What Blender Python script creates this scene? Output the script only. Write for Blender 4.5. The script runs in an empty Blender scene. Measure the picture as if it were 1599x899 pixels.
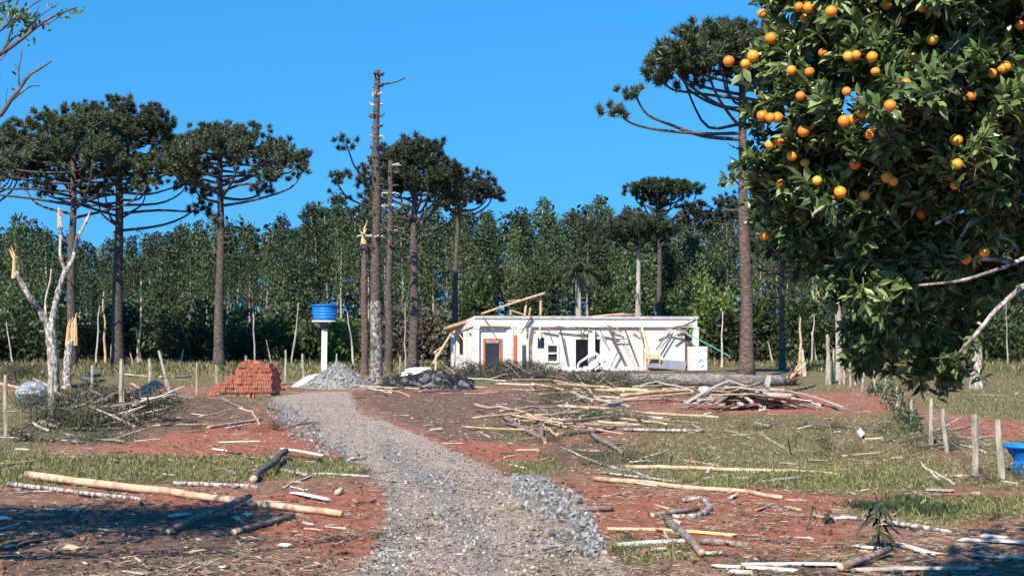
import bpy, math, random
import numpy as np
from mathutils import Vector, Matrix

random.seed(7); R = np.random.default_rng(11)
S = bpy.context.scene
COL = S.collection

# ------------------------------------------------------------------ camera
F = 2200.0; CX, CY = 799.5, 449.5; CAMZ = 2.2
PITCH = math.atan((520 - CY) / F)
cd = bpy.data.cameras.new('camera'); cam = bpy.data.objects.new('camera', cd); COL.objects.link(cam)
cam.location = (0, 0, CAMZ); cam.rotation_euler = (math.pi/2 + PITCH, 0, 0)
cd.sensor_width = 36; cd.lens = 36*F/1599; cd.clip_end = 3000; cd.clip_start = 0.1
S.camera = cam
# ------------------------------------------------------------------ sky, sun, exposure
SUN_AZ = math.radians(22)      # to the left of straight behind the camera
SUN_EL = math.radians(43)
sund = Vector((-math.sin(SUN_AZ)*math.cos(SUN_EL), -math.cos(SUN_AZ)*math.cos(SUN_EL), math.sin(SUN_EL)))
W = bpy.data.worlds.new('World'); S.world = W; W.use_nodes = True
nt = W.node_tree; nt.nodes.clear()
out = nt.nodes.new('ShaderNodeOutputWorld'); bg = nt.nodes.new('ShaderNodeBackground')
sky = nt.nodes.new('ShaderNodeTexSky'); sky.sky_type = 'NISHITA'; sky.sun_disc = False
sky.sun_elevation = SUN_EL; sky.sun_rotation = math.atan2(sund.x, sund.y)
sky.air_density = 1.0; sky.dust_density = 0.0; sky.ozone_density = 3.0; sky.altitude = 900
hs = nt.nodes.new('ShaderNodeHueSaturation'); hs.inputs['Saturation'].default_value = 1.34; hs.inputs['Value'].default_value = .98; hs.inputs['Hue'].default_value = .492
gm = nt.nodes.new('ShaderNodeGamma'); gm.inputs[1].default_value = 1.0
tcw = nt.nodes.new('ShaderNodeTexCoord'); mpw = nt.nodes.new('ShaderNodeMapping'); mpw.vector_type = 'POINT'
mpw.inputs['Scale'].default_value = (1, 1, .6); mpw.inputs['Location'].default_value = (0, 0, .29)   # clear, dry high-plateau sky: the deep blue reaches down to the tree tops
nt.links.new(tcw.outputs['Generated'], mpw.inputs[0]); nrm = nt.nodes.new('ShaderNodeVectorMath'); nrm.operation = 'NORMALIZE'; nt.links.new(mpw.outputs[0], nrm.inputs[0]); nt.links.new(nrm.outputs[0], sky.inputs[0])
nt.links.new(sky.outputs[0], hs.inputs['Color']); nt.links.new(hs.outputs[0], bg.inputs[0])
bg.inputs[1].default_value = 0.15; nt.links.new(bg.outputs[0], out.inputs[0])
sl = bpy.data.lights.new('sun', 'SUN'); sl.energy = 5.0; sl.angle = math.radians(0.5); sl.color = (1, 0.925, 0.8)
so = bpy.data.objects.new('sun', sl); COL.objects.link(so); so.rotation_euler = sund.to_track_quat('Z', 'Y').to_euler()
S.view_settings.view_transform = 'Standard'; S.view_settings.look = 'None'
S.view_settings.exposure = 0.8; S.view_settings.gamma = 1.0
S.render.engine = 'CYCLES'; S.cycles.max_bounces = 5; S.cycles.diffuse_bounces = 3; S.cycles.transparent_max_bounces = 6
try: S.cycles.use_denoising = True
except Exception: pass

# ------------------------------------------------------------------ helpers: mapping
def ray(px, py):
    c, s = math.cos(PITCH), math.sin(PITCH)
    u, v = (px-CX)/F, (CY-py)/F
    return Vector((u, c - s*v, s + c*v))
def at(px, py, Y):
    d = ray(px, py); t = Y/d.y
    return Vector((d.x*t, Y, CAMZ + d.z*t))
def flat(px, py, z=0.0):
    d = ray(px, py); t = (z-CAMZ)/d.z
    return Vector((d.x*t, d.y*t, z))

def fnoise(x, y, s=1.0, k=0.0):
    x = np.asarray(x, float)/s + k; y = np.asarray(y, float)/s - k*1.7
    v = np.sin(1.9*x + 1.3*np.sin(2.1*y+k)) * np.cos(1.7*y + 1.1*np.sin(1.6*x+2*k))
    v = v + 0.5*np.sin(4.1*x + 1.7*np.sin(3.3*y+1)) * np.cos(3.7*y + 1.4*np.sin(4.5*x))
    v = v + 0.25*np.sin(8.3*x + 2.1*np.sin(7.7*y)) * np.cos(8.9*y + 1.9*np.sin(8.1*x+k))
    return v/1.3
BUMPS = []   # (x, y, rx, ry, h)
def bump(px, py, rx, ry, h):
    p = flat(px, py); BUMPS.append((p.x, p.y, rx, ry, h))
bump(200, 645, 3.2, 4.5, 0.42); bump(70, 625, 2.2, 5.0, 0.35); bump(1220, 622, 3.0, 6, .12)
bump(1580, 818, 0.45, 0.8, 0.13); bump(350, 700, 2, 2, .07); bump(760, 660, 2.5, 4, .10)
bump(1470, 700, 1.2, 5, .15)
def H(x, y):
    x = np.asarray(x, float); y = np.asarray(y, float)
    h = 0.05*fnoise(x, y, 5.0) + 0.022*fnoise(x, y, 1.1, 3.0)
    for bx, by, rx, ry, hh in BUMPS:
        h = h + hh*np.exp(-((x-bx)/rx)**2 - ((y-by)/ry)**2)
    h = h * np.clip((95-y)/15, 0, 1)
    return h
def G(px, py, dz=0.0):
    z = 0.0
    for _ in range(6):
        p = flat(px, py, z); z = float(H(p.x, p.y))
    p = flat(px, py, z); p.z += dz
    return p

# ------------------------------------------------------------------ helpers: meshes
class MB:
    """collects vertex and face arrays (any face size), with a material index"""
    def __init__(self): self.v = []; self.f = []; self.n = 0
    def add(self, V, Fc, mi=0):
        V = np.asarray(V, float).reshape(-1, 3); Fc = np.asarray(Fc, int)
        self.v.append(V); self.f.append((Fc + self.n, mi)); self.n += len(V); return self
    def merge(self, V, faces, mi=0):
        by = {}
        for f in faces: by.setdefault(len(f), []).append(f)
        V = np.asarray(V, float); base = self.n; self.v.append(V); self.n += len(V)
        for k, fs in by.items(): self.f.append((np.array(fs, int)+base, mi))
        return self
    def mesh(self, name, mats, smooth=False):
        me = bpy.data.meshes.new(name)
        V = np.concatenate(self.v) if self.v else np.zeros((0, 3))
        me.vertices.add(len(V)); me.vertices.foreach_set('co', V.astype(np.float32).ravel())
        li = np.concatenate([f.ravel() for f, _ in self.f]); cnt = np.concatenate([np.full(len(f), f.shape[1]) for f, _ in self.f])
        mi = np.concatenate([np.full(len(f), m) for f, m in self.f])
        me.loops.add(len(li)); me.loops.foreach_set('vertex_index', li.astype(np.int32))
        me.polygons.add(len(cnt)); st = np.concatenate([[0], np.cumsum(cnt)[:-1]])
        me.polygons.foreach_set('loop_start', st.astype(np.int32))
        me.polygons.foreach_set('material_index', mi.astype(np.int32))
        me.polygons.foreach_set('use_smooth', np.full(len(cnt), smooth))
        me.update(calc_edges=True); me.validate()
        for m in (mats if isinstance(mats, (list, tuple)) else [mats]): me.materials.append(m)
        return me
def link(name, data, parent=None, loc=None, rot=None):
    o = bpy.data.objects.new(name, data); COL.objects.link(o)
    if parent is not None: o.parent = parent
    if loc is not None: o.location = loc
    if rot is not None: o.rotation_euler = rot
    return o
def tag(o, label, cat, group=None):
    o['label'] = label; o['category'] = cat
    if group: o['group'] = group
    return o
def empty(name, label, cat, loc=(0, 0, 0), rz=0, group=None):
    o = link(name, None, None, loc, (0, 0, rz)); o.empty_display_size = .3
    return tag(o, label, cat, group)
def build(mb, name, mats, parent=None, smooth=False, loc=None):
    return link(name, mb.mesh(name, mats, smooth), parent, loc)
def copy_tree(o, loc=None, rot=None, scale=None, label=None):
    c = o.copy(); COL.objects.link(c)
    for ch in list(o.children):
        d = ch.copy(); COL.objects.link(d); d.parent = c
        for g in list(ch.children):
            e = g.copy(); COL.objects.link(e); e.parent = d
    if loc is not None: c.location = loc
    if rot is not None: c.rotation_euler = rot
    if scale is not None: c.scale = scale
    if label: c['label'] = label
    return c

def tube(mb, pts, rad, sides=8, mi=0, cap=0, rough=0.0, rng=None):
    P = np.array([tuple(p) for p in pts], float); n = len(P)
    rad = np.broadcast_to(np.asarray(rad, float), (n,)) if np.ndim(rad) == 0 or len(rad) != n else np.asarray(rad, float)
    T = np.gradient(P, axis=0); T /= (np.linalg.norm(T, axis=1)[:, None] + 1e-9)
    a = np.array([0, 0, 1.0]) if abs(T[0][2]) < .9 else np.array([1.0, 0, 0])
    U = np.cross(T[0], a); U /= np.linalg.norm(U); th = np.arange(sides)*2*math.pi/sides
    V = []
    for i in range(n):
        U = U - T[i]*np.dot(U, T[i]); U /= np.linalg.norm(U)+1e-9; B = np.cross(T[i], U)
        r = rad[i]*(1 + (rough*(R.random(sides)-.5)*2 if rough else 0))
        V.append(P[i] + (np.cos(th)*r)[:, None]*U + (np.sin(th)*r)[:, None]*B if np.ndim(r) else P[i] + r*(np.cos(th)[:, None]*U + np.sin(th)[:, None]*B))
    V = np.concatenate(V)
    i = np.arange(n-1)[:, None]*sides; j = np.arange(sides)[None]; k = (j+1) % sides
    Fq = np.stack([i+j, i+k, i+sides+k, i+sides+j], -1).reshape(-1, 4)
    base = mb.n; mb.add(V, Fq, mi)
    if cap is not None:
        mb.f.append((np.array([[base+s for s in range(sides)][::-1]]), cap))
        mb.f.append((np.array([[base+(n-1)*sides+s for s in range(sides)]]), cap))
    return mb
def curve_pts(p0, p1, n=6, sag=0, wob=0.0):
    p0 = np.array(tuple(p0), float); p1 = np.array(tuple(p1), float); L = np.linalg.norm(p1-p0)
    t = np.linspace(0, 1, n)[:, None]; P = p0 + (p1-p0)*t
    P[:, 2] += sag*np.sin(math.pi*t[:, 0])
    w = (R.random((n, 3))-.5)*2*wob*L; w[0] = 0; w[-1] = 0; w[:, 2] *= .3
    return P + w
def spline(pts, n=24):
    P = np.array([tuple(p) for p in pts], float); m = len(P)
    P2 = np.vstack([2*P[0]-P[1], P, 2*P[-1]-P[-2]]); o = []
    for t in np.linspace(0, m-1-1e-6, n):
        i = int(t); u = t-i; a, b, c, d = P2[i:i+4]
        o.append(.5*((2*b)+(-a+c)*u+(2*a-5*b+4*c-d)*u*u+(-a+3*b-3*c+d)*u**3))
    return np.array(o)
BOXF = np.array([[0, 3, 2, 1], [4, 5, 6, 7], [0, 1, 5, 4], [1, 2, 6, 5], [2, 3, 7, 6], [3, 0, 4, 7]])
def box(mb, lo, hi, mi=0):
    x0, y0, z0 = lo; x1, y1, z1 = hi
    return mb.add([(x0, y0, z0), (x1, y0, z0), (x1, y1, z0), (x0, y1, z0), (x0, y0, z1), (x1, y0, z1), (x1, y1, z1), (x0, y1, z1)], BOXF, mi)
def beam(mb, p0, p1, w, t, roll=0.0, mi=0, jag=0.0, nseg=3):
    """board from p0 to p1, width w, thickness t, with slightly uneven ends"""
    p0 = Vector(p0); p1 = Vector(p1); d = (p1-p0); L = d.length; d.normalize()
    up = Vector((0, 0, 1)) if abs(d.z) < .95 else Vector((0, 1, 0))
    s = d.cross(up).normalized(); u = s.cross(d)
    q = Matrix.Rotation(roll, 3, d); s = q @ s; u = q @ u
    V = []
    for k in range(nseg+1):
        c = p0 + d*L*k/nseg
        bow = u*(math.sin(math.pi*k/nseg)*L*0.006)
        for a, b in ((-1, -1), (1, -1), (1, 1), (-1, 1)):
            e = d*(random.uniform(-1, 1)*jag if k in (0, nseg) else 0)
            V.append(c + s*a*w/2 + u*b*t/2 + e + bow)
    Fq = []
    for k in range(nseg):
        for j in range(4): Fq.append([k*4+j, k*4+(j+1) % 4, k*4+4+(j+1) % 4, k*4+4+j])
    Fq.append([3, 2, 1, 0]); Fq.append([nseg*4+j for j in range(4)])
    return mb.add([tuple(v) for v in V], Fq, mi)
def lathe(mb, prof, sides=32, c=(0, 0), mi=0, capb=True, capt=True):
    th = np.arange(sides)*2*math.pi/sides; V = []
    for r, z in prof: V.append(np.stack([c[0]+r*np.cos(th), c[1]+r*np.sin(th), np.full(sides, z)], 1))
    V = np.concatenate(V); n = len(prof); i = np.arange(n-1)[:, None]*sides; j = np.arange(sides)[None]; k = (j+1) % sides
    b = mb.n; mb.add(V, np.stack([i+j, i+k, i+sides+k, i+sides+j], -1).reshape(-1, 4), mi)
    if capb: mb.f.append((np.array([[b+s for s in range(sides)][::-1]]), mi))
    if capt: mb.f.append((np.array([[b+(n-1)*sides+s for s in range(sides)]]), mi))
    return mb
def rand_dirs(n, up=0.0):
    d = R.normal(size=(n, 3)); d[:, 2] += up; return d/np.linalg.norm(d, axis=1)[:, None]
def blades(mb, P, D, L, Wd, mi=0, bend=0.0):
    """narrow 2-triangle blades from P along D (diamond shaped)"""
    n = len(P); L = np.broadcast_to(L, (n,))[:, None]; Wd = np.broadcast_to(Wd, (n,))[:, None]
    s = np.cross(D, R.normal(size=(n, 3))); s /= np.linalg.norm(s, axis=1)[:, None]+1e-9
    m = P + D*L*.45; t = P + D*L; t[:, 2] -= bend*L[:, 0]
    V = np.stack([P, m+s*Wd/2, t, m-s*Wd/2], 1).reshape(-1, 3)
    return mb.add(V, np.arange(4*n).reshape(n, 4), mi)
def spikes(mb, P, D, L, Wd, mi=0, bend=0.0):
    n = len(P); L = np.broadcast_to(L, (n,))[:, None]; Wd = np.broadcast_to(Wd, (n,))[:, None]
    s = np.cross(D, R.normal(size=(n, 3))); s /= np.linalg.norm(s, axis=1)[:, None]+1e-9
    t = P + D*L; t[:, 2] -= bend*L[:, 0]
    return mb.add(np.stack([P+s*Wd/2, t, P-s*Wd/2], 1).reshape(-1, 3), np.arange(3*n).reshape(n, 3), mi)
def ico(sub=1):
    t = (1+5**.5)/2
    v = [(-1, t, 0), (1, t, 0), (-1, -t, 0), (1, -t, 0), (0, -1, t), (0, 1, t), (0, -1, -t), (0, 1, -t), (t, 0, -1), (t, 0, 1), (-t, 0, -1), (-t, 0, 1)]
    f = [(0, 11, 5), (0, 5, 1), (0, 1, 7), (0, 7, 10), (0, 10, 11), (1, 5, 9), (5, 11, 4), (11, 10, 2), (10, 7, 6), (7, 1, 8), (3, 9, 4), (3, 4, 2), (3, 2, 6), (3, 6, 8), (3, 8, 9), (4, 9, 5), (2, 4, 11), (6, 2, 10), (8, 6, 7), (9, 8, 1)]
    v = [np.array(a)/np.linalg.norm(a) for a in v]
    for _ in range(sub):
        c = {}; nf = []
        def mid(a, b):
            k = (min(a, b), max(a, b))
            if k not in c: m = v[a]+v[b]; v.append(m/np.linalg.norm(m)); c[k] = len(v)-1
            return c[k]
        for a, b, d in f:
            x, y, z = mid(a, b), mid(b, d), mid(d, a); nf += [(a, x, z), (b, y, x), (d, z, y), (x, y, z)]
        f = nf
    return np.array(v), np.array(f)

# ------------------------------------------------------------------ materials
def mat(name): 
    m = bpy.data.materials.new(name); m.use_nodes = True; n = m.node_tree.nodes; n.clear()
    o = n.new('ShaderNodeOutputMaterial'); b = n.new('ShaderNodeBsdfPrincipled'); m.node_tree.links.new(b.outputs[0], o.inputs[0])
    return m, m.node_tree, b, o
def ramp(t, fac, stops):
    r = t.nodes.new('ShaderNodeValToRGB'); e = r.color_ramp.elements
    while len(e) < len(stops): e.new(.5)
    for i, (p, c) in enumerate(stops): e[i].position = p; e[i].color = (*c, 1)
    t.links.new(fac, r.inputs[0]); return r.outputs[0]
def noise(t, scale, detail=5, rough=.6, vec=None, stretch=None):
    n = t.nodes.new('ShaderNodeTexNoise'); n.inputs['Scale'].default_value = scale; n.inputs['Detail'].default_value = detail; n.inputs['Roughness'].default_value = rough
    if vec is None:
        tc = t.nodes.new('ShaderNodeTexCoord'); vec = tc.outputs['Object']
    if stretch:
        mp = t.nodes.new('ShaderNodeMapping'); mp.inputs['Scale'].default_value = stretch; t.links.new(vec, mp.inputs[0]); vec = mp.outputs[0]
    t.links.new(vec, n.inputs['Vector']); return n.outputs['Fac']
def mixc(t, f, a, b, mode='MIX'):
    m = t.nodes.new('ShaderNodeMix'); m.data_type = 'RGBA'; m.blend_type = mode
    for i, v in ((0, f), (6, a), (7, b)):
        if isinstance(v, (int, float)): m.inputs[i].default_value = v
        elif isinstance(v, tuple): m.inputs[i].default_value = (*v, 1)
        else: t.links.new(v, m.inputs[i])
    return m.outputs[2]
def mth(t, op, a, b=None, clamp=False):
    m = t.nodes.new('ShaderNodeMath'); m.operation = op; m.use_clamp = clamp
    for i, v in enumerate((a, b)):
        if v is None: continue
        if isinstance(v, (int, float)): m.inputs[i].default_value = v
        else: t.links.new(v, m.inputs[i])
    return m.outputs[0]
def addbump(t, b, h, dist=.02, st=.6):
    bp = t.nodes.new('ShaderNodeBump'); bp.inputs['Strength'].default_value = st; bp.inputs['Distance'].default_value = dist
    t.links.new(h, bp.inputs['Height']); t.links.new(bp.outputs[0], b.inputs['Normal'])
def geo(t, name): 
    g = t.nodes.new('ShaderNodeNewGeometry'); return g.outputs[name]
def simple(name, stops, scale=5, rough=.8, bumpd=.01, stretch=None, detail=5, spec=.3, bs=.6):
    m, t, b, o = mat(name); n = noise(t, scale, detail, .65, stretch=stretch)
    t.links.new(ramp(t, n, stops), b.inputs['Base Color']); b.inputs['Roughness'].default_value = rough
    b.inputs['Specular IOR Level'].default_value = spec
    if bumpd: addbump(t, b, n, bumpd, bs)
    return m
def leafmat(name, cols, rough=.45, trans=.25, spec=.4, objrand=True, tcol=None):
    """foliage: colour varies by leaf (island) and by plant"""
    m, t, b, o = mat(name); r = geo(t, 'Random Per Island')
    n = len(cols); c = ramp(t, r, [(i/max(1, n-1), cc) for i, cc in enumerate(cols)])
    if not objrand: n = 0
    oi = t.nodes.new('ShaderNodeObjectInfo'); hv = t.nodes.new('ShaderNodeHueSaturation')
    mr = mth(t, 'MULTIPLY_ADD', oi.outputs['Random'], .7); mr.node.inputs[2].default_value = .62
    if objrand: t.links.new(mr, hv.inputs['Value'])
    t.links.new(c, hv.inputs['Color'])
    mh = mth(t, 'MULTIPLY_ADD', oi.outputs['Random'], .04); mh.node.inputs[2].default_value = .48
    t.links.new(mh, hv.inputs['Hue'])
    c = hv.outputs[0]
    t.links.new(c, b.inputs['Base Color']); b.inputs['Roughness'].default_value = rough; b.inputs['Specular IOR Level'].default_value = spec
    if trans:
        tr = t.nodes.new('ShaderNodeBsdfTranslucent'); mx = t.nodes.new('ShaderNodeMixShader'); mx.inputs[0].default_value = trans
        t.links.new(mixc(t, .5, c, tcol or (.09, .15, .025)), tr.inputs[0]); t.links.new(b.outputs[0], mx.inputs[1]); t.links.new(tr.outputs[0], mx.inputs[2]); t.links.new(mx.outputs[0], o.inputs[0])
    return m
M = {}
M['bark'] = simple('araucaria_bark', [(.3, (.045, .032, .028)), (.5, (.085, .065, .056)), (.62, (.15, .12, .105)), (.75, (.26, .23, .21))], 5.0, .95, .08, (1, 1, 2.2), 8, .2, 1)
M['bark_red'] = simple('reddish_bark', [(.3, (.045, .03, .026)), (.5, (.12, .078, .064)), (.62, (.18, .125, .105)), (.78, (.28, .25, .23))], 5.0, .95, .08, (1, 1, 2.2), 8, .2, 1)
M['bark_lichen'] = simple('lichen_bark', [(.38, (.07, .05, .045)), (.5, (.16, .13, .115)), (.58, (.3, .29, .27)), (.7, (.5, .5, .47))], 9, .95, .03, (1, 1, .8), 6)
M['bark_mottled'] = simple('mottled_pale_bark', [(.36, (.06, .048, .04)), (.47, (.2, .165, .14)), (.55, (.42, .38, .34)), (.68, (.66, .62, .56))], 13, .9, .03, (1.2, 1.2, .6), 6)
M['bark_euc'] = simple('eucalyptus_bark', [(.3, (.14, .115, .095)), (.5, (.32, .275, .235)), (.7, (.5, .45, .39))], 1.5, .9, .01, (2, 2, .4), 5)
M['bark_branch'] = simple('brown_branch_bark', [(.3, (.06, .045, .038)), (.5, (.19, .14, .115)), (.65, (.33, .26, .22)), (.8, (.5, .44, .38))], 14, .9, .015, (1, 1, 1), 6)
M['bark_log'] = simple('grey_brown_log_bark', [(.3, (.05, .04, .035)), (.48, (.15, .125, .11)), (.62, (.27, .24, .215)), (.78, (.4, .38, .35))], 7, .95, .05, (.5, 1, 1), 8)
M['bark_grey'] = simple('dark_grey_bark', [(.3, (.03, .026, .025)), (.55, (.11, .09, .08)), (.75, (.28, .25, .23))], 10, .9, .02, None, 6)
M['peeled'] = simple('peeled_pale_wood', [(.3, (.24, .15, .085)), (.45, (.42, .28, .17)), (.6, (.54, .39, .26)), (.8, (.64, .51, .38))], 6, .7, .006, (1, 1, 1), 7)
M['weathered'] = simple('weathered_grey_wood', [(.3, (.2, .16, .13)), (.5, (.42, .36, .3)), (.75, (.62, .56, .5))], 7, .85, .006, None, 7)
M['whitewood'] = simple('whitish_board', [(.3, (.42, .39, .34)), (.5, (.66, .62, .55)), (.75, (.82, .79, .72))], 6, .7, .005, None, 6)
M['yellowwood'] = simple('fresh_split_wood', [(.3, (.6, .36, .12)), (.5, (.78, .54, .24)), (.75, (.85, .68, .42))], 9, .7, .01, None, 6)
M['orangewood'] = simple('splintered_orange_wood', [(.3, (.45, .2, .08)), (.5, (.75, .45, .22)), (.7, (.9, .72, .48))], 6, .75, .02, (3, 3, .6), 6)
M['post'] = simple('fence_post_wood', [(.3, (.14, .12, .09)), (.5, (.33, .29, .22)), (.75, (.52, .48, .39))], 9, .9, .01, (1, 1, .3), 6)
M['needle'] = leafmat('araucaria_needles', [(.022, .03, .016), (.044, .058, .026), (.072, .088, .036), (.115, .13, .055)], .5, .06)
M['needle_dk'] = leafmat('dark_araucaria_needles', [(.018, .026, .015), (.034, .046, .023), (.052, .067, .03)], .5, .06)
M['euc'] = leafmat('eucalyptus_leaves', [(.011, .021, .012), (.024, .042, .019), (.05, .076, .03), (.098, .125, .058)], .55, .1, .25)
M['euc_lt'] = leafmat('pale_eucalyptus_leaves', [(.03, .05, .02), (.065, .095, .034), (.115, .15, .055)], .5, .15, .3)
M['bush'] = leafmat('bush_leaves', [(.02, .035, .015), (.045, .068, .022), (.085, .11, .035)], .5, .18)
M['bush_lt'] = leafmat('light_bush_leaves', [(.06, .09, .025), (.12, .16, .035), (.2, .25, .05)], .5, .25)
M['dead_leaf'] = leafmat('withered_leaves', [(.07, .05, .035), (.13, .1, .07), (.09, .09, .05)], .7, .1)
M['citrus'] = leafmat('orange_tree_leaves', [(.022, .05, .02), (.065, .115, .035), (.125, .19, .06), (.28, .36, .13)], .36, .2, .5, objrand=False)
M['litter_leaf'] = leafmat('fallen_green_leaves', [(.02, .026, .014), (.045, .052, .024), (.07, .075, .032), (.09, .07, .045)], .6, .05)
M['weed'] = simple('withered_dark_leaf', [(.3, (.015, .018, .01)), (.7, (.045, .05, .02))], 9, .7, 0)
M['grass'] = leafmat('grass_blades', [(.075, .09, .025), (.14, .145, .045), (.24, .215, .085), (.42, .35, .19)], .6, .2)
M['grass_gr'] = leafmat('green_grass_blades', [(.055, .085, .02), (.11, .15, .035), (.2, .23, .065), (.3, .29, .12)], .6, .2)
M['straw'] = leafmat('dry_straw', [(.14, .09, .06), (.27, .2, .135), (.42, .34, .245), (.08, .055, .04)], .8, .0)
M['chips'] = leafmat('wood_chips_litter', [(.1, .065, .05), (.2, .14, .1), (.34, .26, .2), (.48, .4, .33), (.06, .045, .035)], .8, .0)
M['stone'] = leafmat('crushed_grey_stone', [(.09, .086, .08), (.17, .163, .152), (.26, .25, .235), (.4, .385, .36)], .85, .0)
M['stone_blue'] = leafmat('fresh_broken_stone', [(.1, .095, .09), (.2, .195, .19), (.31, .305, .3), (.5, .495, .49)], .8, .0)
M['stone_tan'] = leafmat('dusty_track_stone', [(.14, .1, .078), (.29, .225, .185), (.42, .345, .29), (.6, .54, .49)], .9, .0)
def plaster():
    m, t, b, o = mat('white_plaster'); n = noise(t, 1.2, 8, .7); n2 = noise(t, .5, 4, .6)
    c = ramp(t, n, [(.3, (.4, .31, .26)), (.43, (.64, .57, .51)), (.6, (.74, .7, .65)), (.8, (.78, .74, .7))])
    t.links.new(mixc(t, mth(t, 'MULTIPLY', ramp(t, n2, [(.5, (0, 0, 0)), (.75, (1, 1, 1))]), .3), c, (.7, .5, .42)), b.inputs['Base Color'])
    b.inputs['Roughness'].default_value = .9; addbump(t, b, n, .008, .4); return m
M['plaster'] = plaster()
M['concrete'] = simple('grey_concrete', [(.3, (.3, .28, .27)), (.6, (.46, .44, .42)), (.8, (.55, .53, .5))], 3, .9, .01, None, 7)
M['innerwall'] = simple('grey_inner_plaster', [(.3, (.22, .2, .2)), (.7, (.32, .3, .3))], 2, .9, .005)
M['orangeframe'] = simple('orange_door_wood', [(.3, (.36, .09, .03)), (.7, (.5, .15, .05))], 8, .5, .003, (1, 1, .2))
M['blue'] = simple('blue_tank_plastic', [(.3, (.006, .13, .48)), (.7, (.012, .2, .62))], 1.5, .45, 0, spec=.35)
M['glass'] = simple('dark_window_glass', [(.3, (.015, .018, .02)), (.7, (.03, .035, .04))], 2, .1, 0, spec=.6)
M['tarp'] = simple('black_plastic_sheet', [(.3, (.006, .006, .007)), (.7, (.018, .018, .021))], 2, .5, .01, spec=.4)
M['silver'] = simple('grey_plastic_wrap', [(.3, (.1, .11, .12)), (.5, (.22, .24, .26)), (.66, (.4, .42, .44))], 9, .35, .05, None, 8, .6, 1)
M['fabric'] = simple('pale_cloth', [(.3, (.45, .52, .62)), (.6, (.72, .75, .8))], 5, .8, .01)
M['teal'] = simple('teal_paint', [(.3, (.05, .25, .22)), (.7, (.1, .4, .34))], 6, .5, .003)
M['wire'] = simple('galvanised_wire', [(.3, (.2, .19, .18)), (.7, (.32, .31, .3))], 6, .5, 0)
M['shadowtone'] = simple('wall_shadow_grey', [(.3, (.12, .13, .16)), (.7, (.22, .23, .27))], 3, .7, .01)
def brickmat():
    m, t, b, o = mat('orange_clay_brick'); oi = t.nodes.new('ShaderNodeObjectInfo')
    c = ramp(t, oi.outputs['Random'], [(0, (.3, .075, .038)), (.35, (.42, .11, .055)), (.7, (.48, .145, .072)), (1, (.52, .2, .11))])
    n = noise(t, 18, 5); t.links.new(mixc(t, mth(t, 'MULTIPLY', n, .5), c, (.3, .08, .045)), b.inputs['Base Color']); b.inputs['Roughness'].default_value = .9
    addbump(t, b, n, .006, .5); return m
M['brick'] = brickmat()
def orangemat():
    m, t, b, o = mat('orange_peel'); oi = t.nodes.new('ShaderNodeObjectInfo'); n = noise(t, 90, 3)
    c = ramp(t, oi.outputs['Random'], [(0, (.5, .13, .02)), (.3, (.66, .21, .015)), (.7, (.72, .28, .02)), (1, (.72, .36, .05))])
    t.links.new(c, b.inputs['Base Color']); b.inputs['Roughness'].default_value = .42; addbump(t, b, n, .0015, .4); return m
M['orange'] = orangemat()

def groundmat():
    m, t, b, o = mat('red_soil_ground')
    tc = t.nodes.new('ShaderNodeTexCoord'); v = tc.outputs['Object']
    def attr(n):
        a = t.nodes.new('ShaderNodeAttribute'); a.attribute_name = n; return a.outputs['Fac']
    def sharp(a, nz, amt=.8, lo=.3, hi=.7):
        s = mth(t, 'ADD', a, mth(t, 'MULTIPLY', mth(t, 'SUBTRACT', nz, .5), amt*2))
        return ramp(t, s, [(lo, (0, 0, 0)), (hi, (1, 1, 1))])
    n1 = noise(t, .55, 9, .68, v); n2 = noise(t, 3.1, 9, .7, v); n3 = noise(t, 14, 6, .7, v); n4 = noise(t, 45, 4, .7, v)
    soil = ramp(t, n2, [(.3, (.13, .06, .04)), (.5, (.26, .13, .085)), (.62, (.35, .19, .132)), (.78, (.45, .29, .22))])
    red = ramp(t, n2, [(.3, (.2, .07, .043)), (.5, (.32, .115, .072)), (.75, (.4, .17, .115))])
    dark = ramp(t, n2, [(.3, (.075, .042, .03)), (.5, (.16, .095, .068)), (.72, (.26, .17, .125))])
    grs = ramp(t, n3, [(.3, (.07, .055, .028)), (.5, (.15, .12, .06)), (.7, (.24, .19, .105))])
    pth = ramp(t, n3, [(.3, (.17, .13, .1)), (.48, (.32, .25, .2)), (.62, (.42, .345, .29)), (.8, (.55, .48, .43))])
    pal = ramp(t, n4, [(.3, (.11, .1, .095)), (.5, (.21, .2, .19)), (.7, (.33, .32, .31))])
    c = mixc(t, sharp(attr('red'), n1), soil, red)
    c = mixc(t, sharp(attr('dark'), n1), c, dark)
    c = mixc(t, mth(t, 'MULTIPLY', sharp(attr('grass'), n2, .6), .85), c, grs)
    pm = sharp(attr('path'), n2, .35, .42, .6)
    c = mixc(t, pm, c, mixc(t, sharp(attr('grey'), n2, .5), pth, pal))
    f = ramp(t, n4, [(.3, (.55, .55, .55)), (.5, (1, 1, 1)), (.75, (1.25, 1.2, 1.15))])
    c = mixc(t, .55, c, f, 'MULTIPLY')
    t.links.new(c, b.inputs['Base Color']); b.inputs['Roughness'].default_value = .95; b.inputs['Specular IOR Level'].default_value = .15
    hb = mth(t, 'ADD', mth(t, 'MULTIPLY', n2, .5), mth(t, 'ADD', mth(t, 'MULTIPLY', n3, .4), mth(t, 'MULTIPLY', n4, .25)))
    addbump(t, b, hb, .09, .9)
    return m
M['ground'] = groundmat()

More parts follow.
